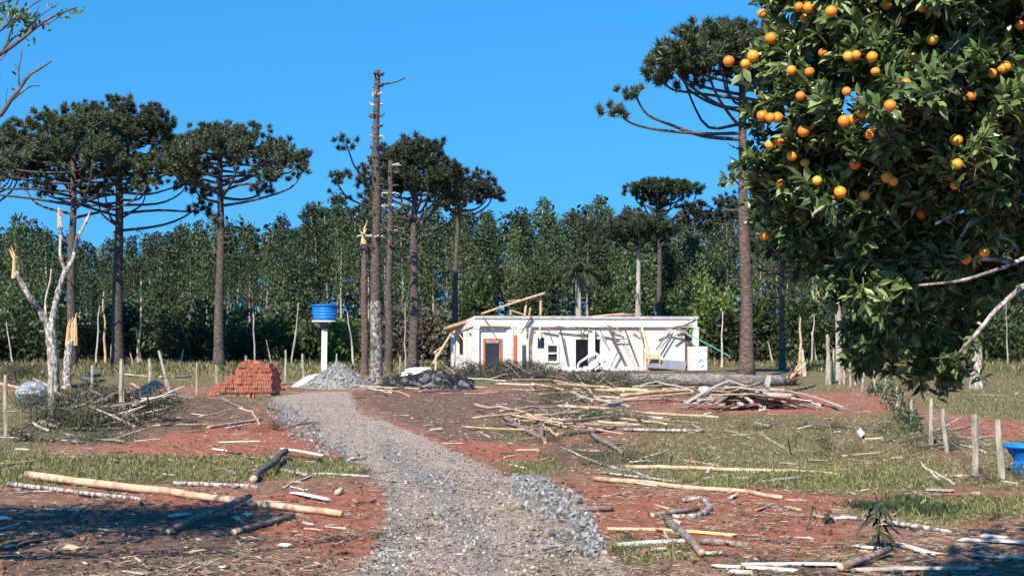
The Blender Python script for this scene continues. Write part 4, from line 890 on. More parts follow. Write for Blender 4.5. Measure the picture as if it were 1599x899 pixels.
# undergrowth shrubs before the wood
def bush(px, pyb, pw, ph, m, label, Y=None, group=None, n=1300, name='shrub', L=.2, cat='shrub'):
    if Y is None: Y = flat(px, pyb).y
    s = Y/F; w = pw*s/2; h = ph*s; root = empty(name, label, cat, ((px-CX)*s, Y, 0), 0, group); cm = MB(); sm = MB()
    for k in range(14):
        a = random.uniform(0, 6.28); r = math.sqrt(random.random())*.75; z = h*random.uniform(.2, .78)*(1-.4*r); c = (r*w*math.cos(a), r*w*.8*math.sin(a), z)
        leafball(cm, c, (w*.42, w*.42, h*.26), n//14, L, L*.45, .2, shell=.45)
        if k % 2 == 0: tube(sm, [(c[0]*.2, c[1]*.2, -.1), (c[0]*.6, c[1]*.6, z*.6), c], [.05, .035, .015], 4)
    c = build(cm, 'foliage', M[m], root); c['kind'] = 'stuff'; build(sm, 'stem', M['bark_branch'], root); return root
BG = 'shrubs along the foot of the wood'
for i, (px, pw, ph, Y, m, lb) in enumerate([(20, 110, 95, 104, 'bush', 'dark shrub at the foot of the wood at the far left'), (130, 100, 90, 106, 'bush', 'leafy shrub at the foot of the wood behind the mottled forked tree'), (220, 90, 110, 108, 'bush', 'leafy shrub right of the biggest araucaria trunk'), (290, 110, 120, 106, 'bush', 'broad rounded green shrub left of the third araucaria trunk'), (385, 90, 100, 104, 'bush', 'rounded green shrub above the brick stack'),
        (440, 80, 110, 108, 'bush', 'dark shrub between brick stack and water tank post'), (505, 70, 80, 106, 'bush', 'dark shrub directly behind the white tank post'), (530, 40, 85, 100, 'bush_lt', 'bright yellow-green bush right of the blue water tank'), (660, 90, 120, 104, 'dead_leaf', 'dull brownish tangled shrub left of the house'), (620, 60, 100, 106, 'bush', 'dark shrub behind the tallest topless trunk'),
        (700, 60, 90, 108, 'bush', 'dark green shrub close behind the left corner of the house'), (745, 50, 120, 114, 'bush', 'shrub showing above the left roof line of the house'), (830, 50, 125, 115, 'bush', 'round green shrub behind the roof truss'), (950, 70, 120, 114, 'bush', 'shrub right of the palm behind the house'), (1060, 60, 130, 113, 'bush', 'leafy shrub rising behind the right part of the house'), (1110, 70, 150, 108, 'bush_lt', 'tall light green shrub just right of the house'),
        (1140, 60, 100, 100, 'bush', 'dark shrub left of the tall reddish trunk'), (1195, 60, 110, 100, 'bush', 'dark shrub right of the tall reddish trunk'), (1250, 70, 130, 104, 'bush', 'large shrub behind the pale splintered stump'), (1310, 70, 100, 103, 'bush', 'shrub behind the split stakes near the orange tree'), (1390, 90, 110, 102, 'bush', 'dark shrub behind the hanging lower boughs of the orange tree'), (1470, 90, 110, 100, 'bush', 'shrub left of the pale lichened stump'), (1560, 90, 120, 100, 'bush', 'green shrub at the right edge below the orange boughs'), (1680, 140, 130, 100, 'bush', 'shrub beyond the right picture edge'), (-90, 140, 110, 100, 'bush', 'shrub beyond the left picture edge')]):
    bush(px, 0, pw*1.3, ph, m, lb, Y, n=3000, L=.42)
mb = MB()
for Y0, hh, dx in ((109, 2.6, 1.5), (116, 3.4, 1.6), (125, 4.6, 1.9), (138, 9, 2.2), (148, 13, 2.0)):
    for x in np.arange(-.46*Y0, .46*Y0, dx):
        for k in range(5):
            z = hh*random.random()**.8; leafball(mb, (x+random.uniform(-1, 1), Y0+random.uniform(-1.5, 1.5), z), (.9, .9, .8), 40, .44, .24, 0, shell=.6)
s = build(mb, 'undergrowth', M['bush']); s['kind'] = 'stuff'; tag(s, 'dense dark undergrowth along and inside the foot of the wood', 'undergrowth')
for px, pw, ph, m, lb in [(835, 75, 205, 'euc_lt', 'rounded paler tree in the wood right above the roof truss'), (745, 60, 190, 'euc_lt', 'rounded paler tree in the wood above the left roof corner'), (470, 80, 180, 'euc', 'broad rounded tree in the wood left of the water tank'), (995, 70, 215, 'euc_lt', 'broad pale-leaved tree in the wood below the flat-topped araucaria'), (1095, 60, 180, 'euc_lt', 'broad pale-leaved tree in the wood above the right end of the house'), (255, 80, 170, 'euc', 'broad rounded tree in the wood between the left araucarias'), (40, 80, 160, 'euc_lt', 'broad pale-leaved tree at the far left edge of the wood')]:
    bush(px, 0, pw*1.2, ph, m, lb, 114, n=4200, L=.36, name='broadleaf_tree', cat='tree')
# palm behind the house
Yp = 108; sp_ = Yp/F; pr_ = empty('palm_tree', 'palm with drooping fronds rising behind the middle of the house', 'palm', ((902-CX)*sp_, Yp, 0)); zc = CAMZ+(520-425)*sp_
mb = MB(); tube(mb, [(0, 0, -.2), (.1, 0, zc*.5), (0, 0, zc)], [.28, .22, .2], 9, rough=.1); build(mb, 'trunk', M['bark_euc'], pr_, True)
for k in range(24):
    a = k*2.4; el = random.uniform(.0, 1.2); L = random.uniform(2.0, 2.8); f = MB(); c = []
    for j in range(9):
        t = j/8; r = L*math.sin(min(t*1.1, 1)*1.35)*math.cos(el*.6); z = zc+L*(t*math.sin(el)-t*t*1.0*(1.1-.4*el)); c.append((r*math.cos(a), r*math.sin(a), z))
    tube(f, c, np.linspace(.04, .01, 9), 3); sp = spline(c, 30); P = np.repeat(sp[4:], 4, 0); tang = np.array([math.cos(a), math.sin(a), -.3]); side = np.array([-math.sin(a), math.cos(a), 0])
    D = tang*.6 + side*np.tile([1, -1, .8, -.8], len(sp)-4)[:, None] + np.array([0, 0, -.6]); D /= np.linalg.norm(D, axis=1)[:, None]; blades(f, P, D, .55, .06)
    o = build(f, 'frond', M['bush'], pr_)
# saplings and snapped stems at the wood's edge
random.seed(9)
def stake(px, pb, pt, w, m, label, name='snapped_sapling', cat='tree stem', lean=0, group=None, Y=None, fork=False):
    b = G(px, pb) if Y is None else Vector(((px-CX)*Y/F, Y, 0)); Y = b.y; t = at(px+lean, pt, Y); mb = MB(); r = w*Y/F/2
    tube(mb, curve_pts(b-Vector((0, 0, .2)), t, 6, 0, .015), np.linspace(r*1.1, r*.45, 6), 7, rough=.15, cap=0)
    o = build(mb, name, M[m]); return tag(o, label, cat, group)
for px in [22, 148, 214, 226, 280, 398, 430, 455, 552, 632, 1130, 1188, 1206, 1262, 1276, 1338, 1572]:
    stake(px+random.uniform(-4, 4), 580, random.uniform(470, 555), random.uniform(2.5, 4), random.choice(['bark_euc', 'bark_euc', 'weathered']), 'thin pale bare sapling stem at the edge of the wood', 'bare_sapling', 'sapling', random.uniform(-12, 12), 'thin bare saplings along the edge of the wood', Y=random.uniform(88, 103))
for px, pb, pt, w, m, lb, ln in [(165, 572, 455, 4, 'peeled', 'pair of thin pale stems, left one, beside the biggest araucaria trunk', -3), (172, 572, 495, 4, 'peeled', 'pair of thin pale stems, right one, beside the biggest araucaria trunk', 6), (216, 570, 420, 4, 'peeled', 'slender snapped stem topped by a crosswise splinter, between left araucarias', 4), (1250, 585, 495, 5, 'peeled', 'tall pale splintered stump right of the fallen log', 0), (1256, 588, 545, 7, 'weathered', 'broad jagged pale stump at the end of the fallen log', -3),
        (1294, 600, 522, 9, 'post', 'tallest dark stake left of the orange tree', -2), (1300, 598, 545, 6, 'peeled', 'pale split stake beside the tallest dark stake', 2), (1318, 600, 560, 5, 'peeled', 'short pale stake in the fence gap', 0), (1335, 602, 570, 5, 'post', 'short grey stake under the orange boughs', 2), (135, 598, 600, 3, 'peeled', 'tiny stake', 0)][:-1]:
    stake(px, pb, pt, w, m, lb, 'jagged_stump', 'stump', ln)
o = stake(1525, 606, 468, 24, 'bark_mottled', 'thick pale lichen-mottled stump behind the orange boughs at right', 'mottled_stump', 'stump', 2)
stake(1311, 592, 380, 12, 'bark_euc', 'straight greyish trunk seen just left of the hanging orange boughs', 'grey_trunk', 'tree', -2)
# ------------------------------------------------------------------ mottled forked tree at left
def wtree(px, pb, label, limbs, r0):
    b = G(px, pb); root = empty('mottled_tree', label, 'tree', b); Y = b.y; s = Y/F
    for name, pts, ra, rb, m in limbs:
        P = [at(x, y, Y+dz)-b for x, y, dz in pts]; sp = spline(P, 20); mb = MB(); tube(mb, sp, .62*np.linspace(ra, rb, 20)*s*(1+.07*R.normal(size=20)), 10, cap=0, rough=.08); build(mb, name, M[m], root, True)
    return root, s, Y
mt, s, Y = wtree(83, 655, 'mottled white-barked forked tree with snapped limbs at the left fence', [('trunk', [(83, 665, 0), (84, 600, 0), (82, 545, 0), (77, 505, 0)], 15, 12, 'bark_mottled'), ('limb', [(77, 512, 0), (62, 485, -.2), (45, 462, -.5), (33, 440, -.5), (25, 425, -.6)], 9, 5, 'bark_mottled'),
     ('limb', [(80, 510, 0), (88, 470, 0), (96, 440, 0), (103, 422, 0)], 9, 6.5, 'bark_mottled'), ('limb', [(103, 425, 0), (115, 400, .2), (122, 370, .3), (135, 345, .5), (142, 330, .6)], 6, 3.5, 'bark_mottled'), ('limb', [(102, 425, 0), (94, 395, 0), (95, 370, 0), (91, 345, 0)], 5, 3.5, 'bark_mottled'), ('limb_stub', [(72, 500, 0), (71, 470, .2), (78, 440, .2), (80, 420, .3)], 3, 1.5, 'weathered')], 10)
for (x, y, h) in ((22, 428, 1.0), (91, 348, .5), (24, 425, .6)): splinters(mt, at(x, y, Y-.4)-mt.location, 5*s, h, 4)
m2, s, Y = wtree(106, 610, 'second mottled trunk snapped low with an orange splintered top, just right of the forked tree', [('trunk', [(106, 620, 0), (105, 580, 0), (108, 545, 0), (110, 530, 0)], 11, 9, 'bark_mottled')], 8)
splinters(m2, at(111, 535, Y)-m2.location, 7*s, 1.2, 6)

# ------------------------------------------------------------------ fallen log before the house
def poly_log(label, pts, r, m, name='fallen_log', cat='log', rough=.05, n=26, sides=12, endm=None, dz=0, group=None):
    P = []
    for x, y in pts:
        p = G(x, y); P.append(p)
    sp = spline(P, n); Yc = np.mean([p.y for p in P]); rr = np.interp(np.linspace(0, 1, n), np.linspace(0, 1, len(r)), r)*Yc/F
    sp[:, 2] = H(sp[:, 0], sp[:, 1]) + rr*.85 + dz; mb = MB(); rr = rr*(1+rough*R.normal(size=n)*.6)
    rr = np.maximum(rr, 1e-3); tube(mb, sp, rr, sides, 0, 1 if endm else 0, rough*.7); o = build(mb, name, [M[m], M[endm or m]], smooth=True); return tag(o, label, cat, group)
poly_log('long fallen araucaria trunk lying across the yard in front of the house', [(835, 592), (930, 597), (1000, 601), (1080, 603), (1160, 603), (1222, 603)], [3, 8, 10, 10, 9.5, 9.5], 'bark_log', n=40, rough=.05)
poly_log('dark rough upper end of the fallen trunk buried in brush', [(780, 588), (850, 594), (930, 598), (1000, 600)], [4, 7, 9, 10.5], 'bark', 'log_upper_end', n=24, rough=.16)
root_ = empty('splintered_butt', 'brown splintered butt of the fallen trunk, right of the tall reddish tree', 'tree stump', G(1232, 602))
for k in range(26):
    a = random.uniform(-.5, .6); mb = MB(); e = Vector((random.uniform(.1, .8), random.uniform(-.3, .3), random.uniform(-.1, .7))); p = Vector((random.uniform(-.3, .1), random.uniform(-.2, .2), random.uniform(.05, .4)))
    tube(mb, [p, p+e*.5, p+e], [.07, .05, .01], 4); build(mb, 'splinter', M['bark_red' if k % 3 else 'orangewood'], root_)

# ------------------------------------------------------------------ felled poles, sticks and boards
def pole(pa, pb, w, m, label, bend=.008, group=None, dz=0.0, name=None, lift=0, cat=None):
    """pole lying on the ground; pixel end points are where its axis shows"""
    a = G(*pa); b = G(*pb); w = w*(.92 if w > 7 else .8)
    ra = w*a.y/F/2; rb = w*b.y/F/2*.85; a = G(pa[0], pa[1]+w*.35); b = G(pb[0], pb[1]+w*.35); n = max(5, int((b-a).length/.25)+1)
    n = min(n, 22); P = curve_pts(a, b, 6, 0, bend); sp = spline(P, n); rr = np.linspace(ra, rb, n)
    hz = H(sp[:, 0], sp[:, 1]); ln = np.linspace(a.z, b.z, n); sp[:, 2] = np.maximum(hz, ln) + rr + dz + lift*np.linspace(0, 1, n)
    mb = MB(); tube(mb, sp, rr*(1+.03*R.normal(size=n)), 9 if w > 7 else 6, 0, 1, .03); 
    if m.startswith('bark') and w > 6 and random.random() < .7:
        i = n//2; d = R.normal(size=3); d[2] = abs(d[2]); tube(mb, [sp[i], sp[i]+d*rr[i]*1.6], [rr[i]*.45, rr[i]*.3], 5, 0, 1)
    o = build(mb, name or {'p': 'peeled_pole', 'b': 'felled_branch', 'w': 'weathered_pole', 'y': 'split_board'}[{'peeled': 'p', 'whitewood': 'w', 'weathered': 'w', 'yellowwood': 'y', 'orangewood': 'y'}.get(m, 'b')], [M[m], M['peeled']], smooth=True); return tag(o, label, cat or 'pole', group)
def board(pa, pb, w, m, label, tk=.02, group=None, roll=0.0, dz=0.0, name='loose_board', lift=0):
    a = G(*pa); b = G(*pb); wd = w*((a.y+b.y)/2)/F; n = max(2, min(8, int((b-a).length/.4)))
    wd = wd*1.5
    a.z += tk/2+.012+dz + wd*abs(math.sin(roll))/2; b.z += tk/2+.012+dz+lift+wd*abs(math.sin(roll))/2; mb = MB(); beam(mb, a, b, wd, tk, roll, jag=.06, nseg=n); return tag(build(mb, name, M[m]), label, 'board', group)
random.seed(3)
pole((42, 743), (533, 803), 14, 'peeled', 'longest pale debarked pole, lying across the left foreground', .002)
mb = MB()
pole((12, 756), (226, 781), 8, 'bark_mottled', 'long mottled pole just behind the longest pale pole', .006)
pole((272, 755), (402, 761), 8, 'bark_mottled', 'mottled stick behind the middle of the longest pale pole', .01)
pole((262, 832), (390, 790), 11, 'bark_branch', 'forked brown branch reaching up to the end of the longest pale pole', .01, lift=.12)
pole((365, 832), (458, 806), 11, 'bark_branch', 'dark brown branch lying below the right end of the longest pole', .02)
pole((396, 750), (446, 714), 13, 'bark_grey', 'stout grey branch with knots propped up left of the track', .01, lift=.1)
pole((440, 763), (490, 741), 5, 'weathered', 'crooked grey stick beside the stout grey branch', .03)
board((441, 712), (501, 723), 5, 'whitewood', 'bright white board leaning over the stout grey branch', dz=.12)
pole((440, 735), (478, 742), 8, 'bark_mottled', 'short white-barked log right of the stout grey branch', .01)
board((457, 773), (513, 784), 6, 'whitewood', 'bright white board near the left verge of the track', dz=.02)
pole((488, 741), (577, 744), 6, 'weathered', 'thin grey stick running to the left verge of the track')
pole((526, 771), (534, 765), 10, 'yellowwood', 'short sawn stub standing out at the left verge of the track')
pole((-20, 727), (62, 719), 5, 'peeled', 'thin pale stick in the grass at the left edge')
pole((70, 795), (133, 797), 5, 'weathered', 'thin grey stick in the dark shadow at left')
board((318, 722), (440, 714), 3.5, 'peeled', 'narrow pale lath crossing the green grass strip')
pole((232, 665), (332, 663), 5, 'peeled', 'pale stick at the upper left of the bright red soil')
pole((325, 668), (408, 655), 7, 'peeled', 'pale stick pointing at the track above the bright red soil')
pole((372, 641), (396, 645), 5, 'peeled', 'short pale stick of a bent pair beside the track start')
pole((395, 645), (405, 663), 5, 'peeled', 'short pale stick bent downward beside the track start')
board((340, 692), (402, 690), 3, 'whitewood', 'pale lath lying flat in the middle of the bright red soil')
board((332, 702), (352, 705), 4, 'whitewood', 'small pale board piece on the bright red soil')
board((98, 688), (130, 692), 4, 'whitewood', 'white board in the brush under the left bank')
board((246, 646), (280, 654), 6, 'peeled', 'short pale board below the blue-white cloth')
pole((100, 608), (140, 589), 9, 'bark_grey', 'thick bent grey limb beside the second mottled trunk', .05, lift=.25)
pole((270, 617), (378, 637), 6, 'bark_branch', 'brown branch running along below the brick stack', .02)
pole((340, 622), (436, 618), 5, 'bark_grey', 'dark bowed branch lying on the front of the brick stack', .04, dz=.12)
pole((-10, 559), (76, 603), 5, 'weathered', 'long grey pole slanting down at the left edge', .004, lift=0)
pole((0, 600), (30, 606), 7, 'peeled', 'pale stick beside the grey plastic bundle')
pole((205, 600), (225, 612), 6, 'peeled', 'pale stub in the brush right of the mottled trunks')
pole((195, 585), (230, 588), 5, 'weathered', 'grey stick lying in the grass behind the left posts')
pole((250, 590), (298, 588), 5, 'weathered', 'pale grey stick in the grass behind the leaning post')
# centre and right-centre tangle
TG = 'tangle of felled poles before the house'
T0 = 'thin felled pole in the tangle of felled poles between track and house'
tl = [((785, 650), (850, 687), 9, 'bark_branch', 'thick brown log at the left end of the central tangle of poles'), ((843, 652), (852, 692), 8, 'bark_branch', 'upright-lying brown log in the left end of the central tangle'), ((925, 679), (971, 709), 9, 'bark_branch', 'short brown log lying apart in front of the central tangle'),
      ((870, 680), (960, 669), 9, 'bark_branch', 'long brown log along the front of the central tangle'), ((970, 671), (1100, 673), 7, 'bark_mottled', 'mottled white pole stretching right from the central tangle'), ((1078, 661), (1099, 673), 5, 'peeled', 'bent pale stick at the right tip of the mottled white pole')]
for a, b, w, m, lb in tl: pole(a, b, w, m, lb, .012)
for a, b, w in [((790, 650), (880, 658), 5), ((800, 661), (900, 666), 5), ((838, 638), (905, 672), 5), ((872, 665), (900, 641), 5), ((888, 656), (962, 649), 5), ((900, 672), (1000, 675), 5), ((910, 650), (1035, 661), 6), ((950, 658), (1042, 669), 5), ((1000, 650), (1122, 657), 5), ((1020, 661), (1052, 657), 4), ((945, 640), (1000, 645), 5), ((860, 648), (930, 660), 4), ((818, 657), (846, 668), 5), ((905, 662), (945, 640), 4), ((770, 657), (795, 655), 5), ((840, 663), (870, 684), 5), ((880, 640), (960, 652), 4), ((930, 668), (985, 663), 5), ((810, 645), (860, 652), 5), ((1010, 663), (1095, 668), 4)]:
    pole(a, b, w*1.1, random.choice(['peeled', 'peeled', 'peeled', 'weathered', 'bark_branch']), T0, .012, TG, dz=random.random()*.16)
for k in range(26):
    px, py = random.gauss(870, 45), random.uniform(645, 676); L = random.uniform(22, 60); a = random.uniform(-.45, .45)
    pole((px-L*math.cos(a), py-L*.55*math.sin(a)), (px+L*math.cos(a), py+L*.55*math.sin(a)), random.uniform(4, 7), random.choice(['peeled', 'peeled', 'peeled', 'bark_branch', 'weathered']), T0, .012, TG, dz=random.random()*.28)
T1 = 'pole among those scattered just in front of the fallen trunk'
for a, b, w in [((895, 600), (958, 641), 5), ((900, 625), (982, 641), 5), ((930, 615), (1052, 618), 6), ((960, 610), (1012, 612), 5), ((970, 626), (1080, 616), 7), ((1020, 600), (1082, 618), 5), ((935, 621), (1002, 624), 5), ((990, 629), (1086, 620), 5), ((800, 597), (862, 597), 5), ((775, 603), (850, 605), 5), ((870, 605), (942, 610), 5), ((830, 602), (880, 612), 5), ((910, 606), (975, 617), 5), ((1035, 612), (1090, 608), 5), ((945, 632), (1035, 628), 6), ((985, 618), (1070, 628), 5), ((860, 596), (930, 606), 4), ((840, 618), (905, 612), 5), ((890, 616), (925, 632), 5), ((1000, 608), (1060, 604), 4)]:
    pole(a, b, w*1.1, random.choice(['peeled', 'peeled', 'weathered', 'bark_branch']), T1, .012, 'poles scattered before the fallen trunk', dz=random.random()*.15)
T2 = 'thin branch lying among debris between gravel heap and black sheeting'
for a, b, w in [((420, 604), (470, 596), 5), ((480, 604), (545, 599), 5), ((500, 606), (565, 603), 5), ((560, 607), (655, 611), 4), ((590, 604), (640, 620), 4), ((610, 612), (690, 607), 4), ((575, 612), (612, 618), 5), ((720, 595), (790, 599), 4), ((700, 605), (760, 606), 4), ((725, 620), (780, 616), 3), ((655, 613), (720, 610), 4), ((400, 612), (440, 608), 5), ((450, 608), (500, 611), 5)]:
    pole(a, b, w, random.choice(['weathered', 'bark_branch', 'peeled']), T2, .03, 'branches about the gravel heap and black sheeting', dz=random.random()*.12)
# right foreground
pole((978, 730), (1232, 736), 8, 'peeled', 'long pale pole, upper of the two long ones right of the track', .003)
pole((1225, 734), (1312, 740), 6, 'peeled', 'thin pale pole continuing right from the upper long pole')
pole((928, 748), (1222, 777), 9, 'peeled', 'long pale pole, lower of the two long ones right of the track', .003)
pole((925, 722), (1012, 745), 7, 'bark_mottled', 'mottled grey pole crossing toward the lower long pole', .006)
pole((940, 738), (1060, 752), 5, 'bark_mottled', 'thin mottled stick between the two long pale poles', .01)
pole((1063, 719), (1122, 727), 4, 'peeled', 'short pale stick above the upper long pole')
pole((1104, 738), (1118, 728), 5, 'peeled', 'stub leaning on the upper long pole', lift=.06)
pole((1095, 749), (1192, 737), 7, 'bark_mottled', 'mottled stick slanting up to the upper long pole', .01)
pole((940, 776), (996, 766), 4, 'peeled', 'little pale stick right below the lower long pole')
board((1185, 755), (1250, 747), 7, 'weathered', 'pale grey curled board in the grass at centre right')
pole((893, 797), (957, 794), 10, 'bark_branch', 'brown log with sawn end just right of the stone ridge', .01)
pole((1018, 806), (1090, 796), 10, 'bark_branch', 'brown log beside the curved mottled limb', .02)
poly_log('curved mottled limb bent like a horseshoe in the right foreground', [(1067, 784), (1090, 782), (1104, 788), (1108, 798), (1095, 808), (1068, 811), (1050, 809)], [4, 4.5, 5, 5, 5, 4.5, 3.5], 'bark_mottled', 'curved_limb', 'branch', n=22, sides=8)
pole((1042, 812), (1096, 864), 15, 'bark_branch', 'thick short log with a sawn end in the right foreground', .01)
board((953, 828), (1030, 829), 7, 'orangewood', 'split pale orange board left of the thick short log')
board((1030, 829), (1145, 838), 7, 'yellowwood', 'bright yellow split board passing behind the thick short log')
pole((1093, 845), (1168, 851), 11, 'bark_branch', 'brown log with pale ends right of the thick short log', .01)
board((960, 853), (1070, 846), 11, 'whitewood', 'broad whitish splintered board at the lower right verge of the track')
board((1115, 886), (1240, 893), 7, 'whitewood', 'white board nearest the camera, left one')
board((1160, 884), (1335, 884), 7, 'whitewood', 'long white board near the bottom, behind the nearest one')
board((1330, 892), (1520, 890), 8, 'weathered', 'long grey board in the shade at the bottom right')
pole((1312, 888), (1388, 866), 14, 'bark_branch', 'thick brown log under the dark weed at bottom right', .01, lift=.05)
board((1402, 851), (1452, 867), 8, 'whitewood', 'white split board right of the dark drooping weed')
board((1340, 856), (1372, 858), 5, 'whitewood', 'small white board under the dark drooping weed')
pole((1310, 806), (1352, 811), 7, 'bark_mottled', 'mottled stick end left of the dark drooping weed')
pole((1372, 817), (1404, 806), 5, 'peeled', 'pale split stick behind the dark drooping weed', lift=.05)
pole((1385, 815), (1500, 834), 9, 'bark_mottled', 'long mottled curved stick right of the dark drooping weed', .015)
board((1500, 845), (1640, 851), 8, 'whitewood', 'long whitish board at the right edge')
board((1535, 843), (1572, 846), 6, 'whitewood', 'short whitish board lying on the long one at the right edge', dz=.03)
board((1520, 870), (1640, 877), 8, 'weathered', 'grey board in the shade at the right edge')
board((1583, 817), (1640, 820), 8, 'whitewood', 'clean white board end sticking in from the right edge by the dirt mound')
board((1445, 766), (1487, 768), 8, 'weathered', 'weathered grey curled board in front of the right fence')
pole((1258, 661), (1382, 672), 5, 'bark_branch', 'long bowed brown branch on the grass right of the board heap', .02)
pole((1315, 712), (1382, 706), 4, 'peeled', 'curved pale stick on the grass at right', .04)
pole((1490, 692), (1540, 707), 5, 'weathered', 'pale stick slanting behind the right fence posts')
pole((1225, 612), (1272, 602), 5, 'bark_branch', 'brown stick right of the fallen trunk')
board((1341, 676), (1347, 684), 6, 'whitewood', 'small upright white offcut on the grass at right', roll=.9, name='white_offcut')
for px, py in ((1510, 745), (1480, 746)): board((px-22, py), (px+22, py-2), 5, 'weathered', 'weathered slat at the foot of the near right fence posts', group='slats at the near fence posts')
S0 = 'small splintered stick or offcut strewn over the soil'
for k in range(250):
    px = random.uniform(-30, 1620); py = random.choice([random.uniform(612, 720), random.uniform(720, 898)])
    p = G(px, py); zz_ = zones(np.array([p.x]), np.array([p.y]))
    if zz_['path'][0] > .5: continue
    L = random.uniform(10, 38)*(p.y/F); a = random.uniform(-.9, .9)+ (math.pi if random.random() < .5 else 0); r = random.uniform(.008, .022)
    q = p+Vector((L*math.cos(a), L*math.sin(a)*2, 0)); q.z = float(H(q.x, q.y)); mb = MB()
    if random.random() < .5: tube(mb, curve_pts(p+Vector((0, 0, r)), q+Vector((0, 0, r+random.random()*.05)), 5, 0, .04), np.linspace(r, r*.5, 5), 5, cap=0)
    else: beam(mb, p+Vector((0, 0, .025)), q+Vector((0, 0, .03)), r*4, .014, random.uniform(-.4, .4), jag=.03)
    tag(build(mb, 'small_stick', M[random.choice(['peeled', 'whitewood', 'weathered', 'bark_branch', 'bark_grey', 'peeled'])]), S0, 'stick', 'small sticks strewn over the yard')
# ------------------------------------------------------------------ heap of grey boards
random.seed(31); c = G(1168, 638); HGp = 'boards of the heap in front of the tall reddish tree'
for k in range(64):
    t = random.gauss(0, .42); t = max(-1, min(1, t)); sx = t*86*c.y/F; hmax = .74*max(0, 1-abs(t)**1.3); L = random.uniform(.8, 2.3); a = random.uniform(-.5, .5) + (0 if random.random() < .7 else 1.2)
    z = hmax*random.random()**.7*.8+.05; tilt = -t*.45+random.uniform(-.15, .15); y = random.uniform(-.8, .9)
    d = Vector((math.cos(a)*math.cos(tilt), math.sin(a), math.sin(tilt)))*L/2; m = c+Vector((sx, y, z)); pa, pb = m-d, m+d
    for q in (pa, pb): q.z = max(q.z, float(H(q.x, q.y))+.03)
    mb = MB(); beam(mb, pa, pb, random.uniform(.08, .16), random.uniform(.025, .05), random.uniform(-.8, .8), jag=.04); tag(build(mb, 'heaped_board', M[random.choice(['weathered', 'weathered', 'bark_branch', 'bark_branch', 'peeled'])]), 'weathered board in the low heap of boards before the tall reddish araucaria', 'board', HGp)
board((1228, 615), (1315, 642), 4, 'weathered', 'long board sliding off the right side of the board heap', dz=.1)
board((1070, 632), (1142, 607), 5, 'weathered', 'long board climbing the left side of the board heap', dz=.02, lift=.3)
board((1190, 642), (1202, 607), 6, 'weathered', 'grey plank standing up against the front of the board heap', lift=.5)
board((1140, 608), (1192, 636), 5, 'peeled', 'pale plank sloping down the front of the board heap', lift=-.0, dz=.3)
lump(G(1100, 615)+Vector((0, 0, .15)), (.2, .18, .13), 'plaster', 'white_sack', 'small white sack on the left side of the board heap', 'sack', rough=.2)
# ------------------------------------------------------------------ brush piles (fallen needled branches)
def brush(pxs, name, label, m, n, size, wood=12, zmax=.5, nb=30):
    root = empty(name, label, 'brush pile', G(*pxs[0])); inv = root.location; cm = MB()
    for (px, py) in pxs:
        c = G(px, py)
        for k in range(n):
            p = c+Vector((random.gauss(0, .5), random.gauss(0, .35), random.uniform(.0, zmax)))-inv; nq = nb*5; Q = np.array(tuple(p))+R.normal(size=(nq, 3))*np.array([.55, .45, .3])*size; dv = R.normal(size=(nq, 3)); dv += R.normal(size=3)*.8; dv /= np.linalg.norm(dv, axis=1)[:, None]; blades(cm, Q, dv, size*(.2+.25*R.random(nq)), .07*size, 0, .1)
        for k in range(max(1, wood//len(pxs))):
            a = c+Vector((random.gauss(0, .6), random.gauss(0, .4), .05)); L = random.uniform(.5, 1.6)*min(1, size/.32)**1.2; t = random.uniform(0, 6.28); b = a+Vector((L*math.cos(t), L*math.sin(t)*.6, random.uniform(.0, zmax*1.2))); mb = MB()
            tube(mb, curve_pts(a-inv, b-inv, 5, 0, .05), np.array([.03, .028, .025, .02, .008])*min(1, size/.3), 5); build(mb, 'twig', M[random.choice(['bark_grey', 'bark_branch', 'weathered'])], root)
    c = build(cm, 'needles', M[m], root); c['kind'] = 'stuff'; return root
brush([(735, 594), (765, 592), (795, 592), (822, 592), (850, 594)], 'brush_pile', 'dark green heap of fallen araucaria boughs in front of the left half of the house', 'litter_leaf', 12, .42, 30, .75)
brush([(880, 597), (925, 604), (960, 604)], 'brush_pile', 'low green brush on the rough upper end of the fallen trunk', 'litter_leaf', 10, .35, 24, .5)
brush([(1018, 604), (1040, 606)], 'brush_pile', 'small green brush under the middle of the fallen trunk', 'needle', 5, .3, 6, .35)
brush([(905, 655), (930, 655), (950, 660)], 'brush_pile', 'green bough lying inside the central tangle of poles', 'needle', 8, .24, 8, .22)
brush([(862, 630), (890, 622), (870, 612)], 'brush_pile', 'thin olive brush left of the central tangle', 'litter_leaf', 8, .24, 30, .2)
brush([(962, 722), (970, 728)], 'brush_pile', 'dark round bough at the left end of the upper long pole', 'needle', 8, .17, 4, .25)
brush([(850, 682), (858, 690)], 'brush_pile', 'small dark bough under the upright-lying brown log', 'litter_leaf', 4, .17, 4, .12)
brush([(105, 640), (120, 655), (140, 640), (165, 630), (185, 645), (210, 658), (160, 668), (110, 672), (205, 635)], 'brush_pile', 'dark tangled brush covering the left bank behind the posts', 'litter_leaf', 12, .34, 120, .4)
brush([(140, 687), (118, 695), (160, 692)], 'brush_pile', 'dark green bough at the foot of the left bank', 'needle', 7, .17, 10, .22)
brush([(60, 680), (30, 690), (90, 690)], 'brush_pile', 'thin brush on the grass at the left edge', 'litter_leaf', 3, .2, 20, .12)
brush([(560, 603), (600, 606), (625, 609)], 'brush_pile', 'low brush around the foot of the tallest topless trunk', 'litter_leaf', 4, .3, 18, .25)
brush([(1440, 690), (1460, 702), (1425, 675)], 'brush_pile', 'dark brush along the foot of the right fence', 'litter_leaf', 5, .2, 14, .3)
brush([(1590, 755), (1575, 760)], 'brush_pile', 'dark brush in front of the blue tub', 'litter_leaf', 5, .14, 10, .25)
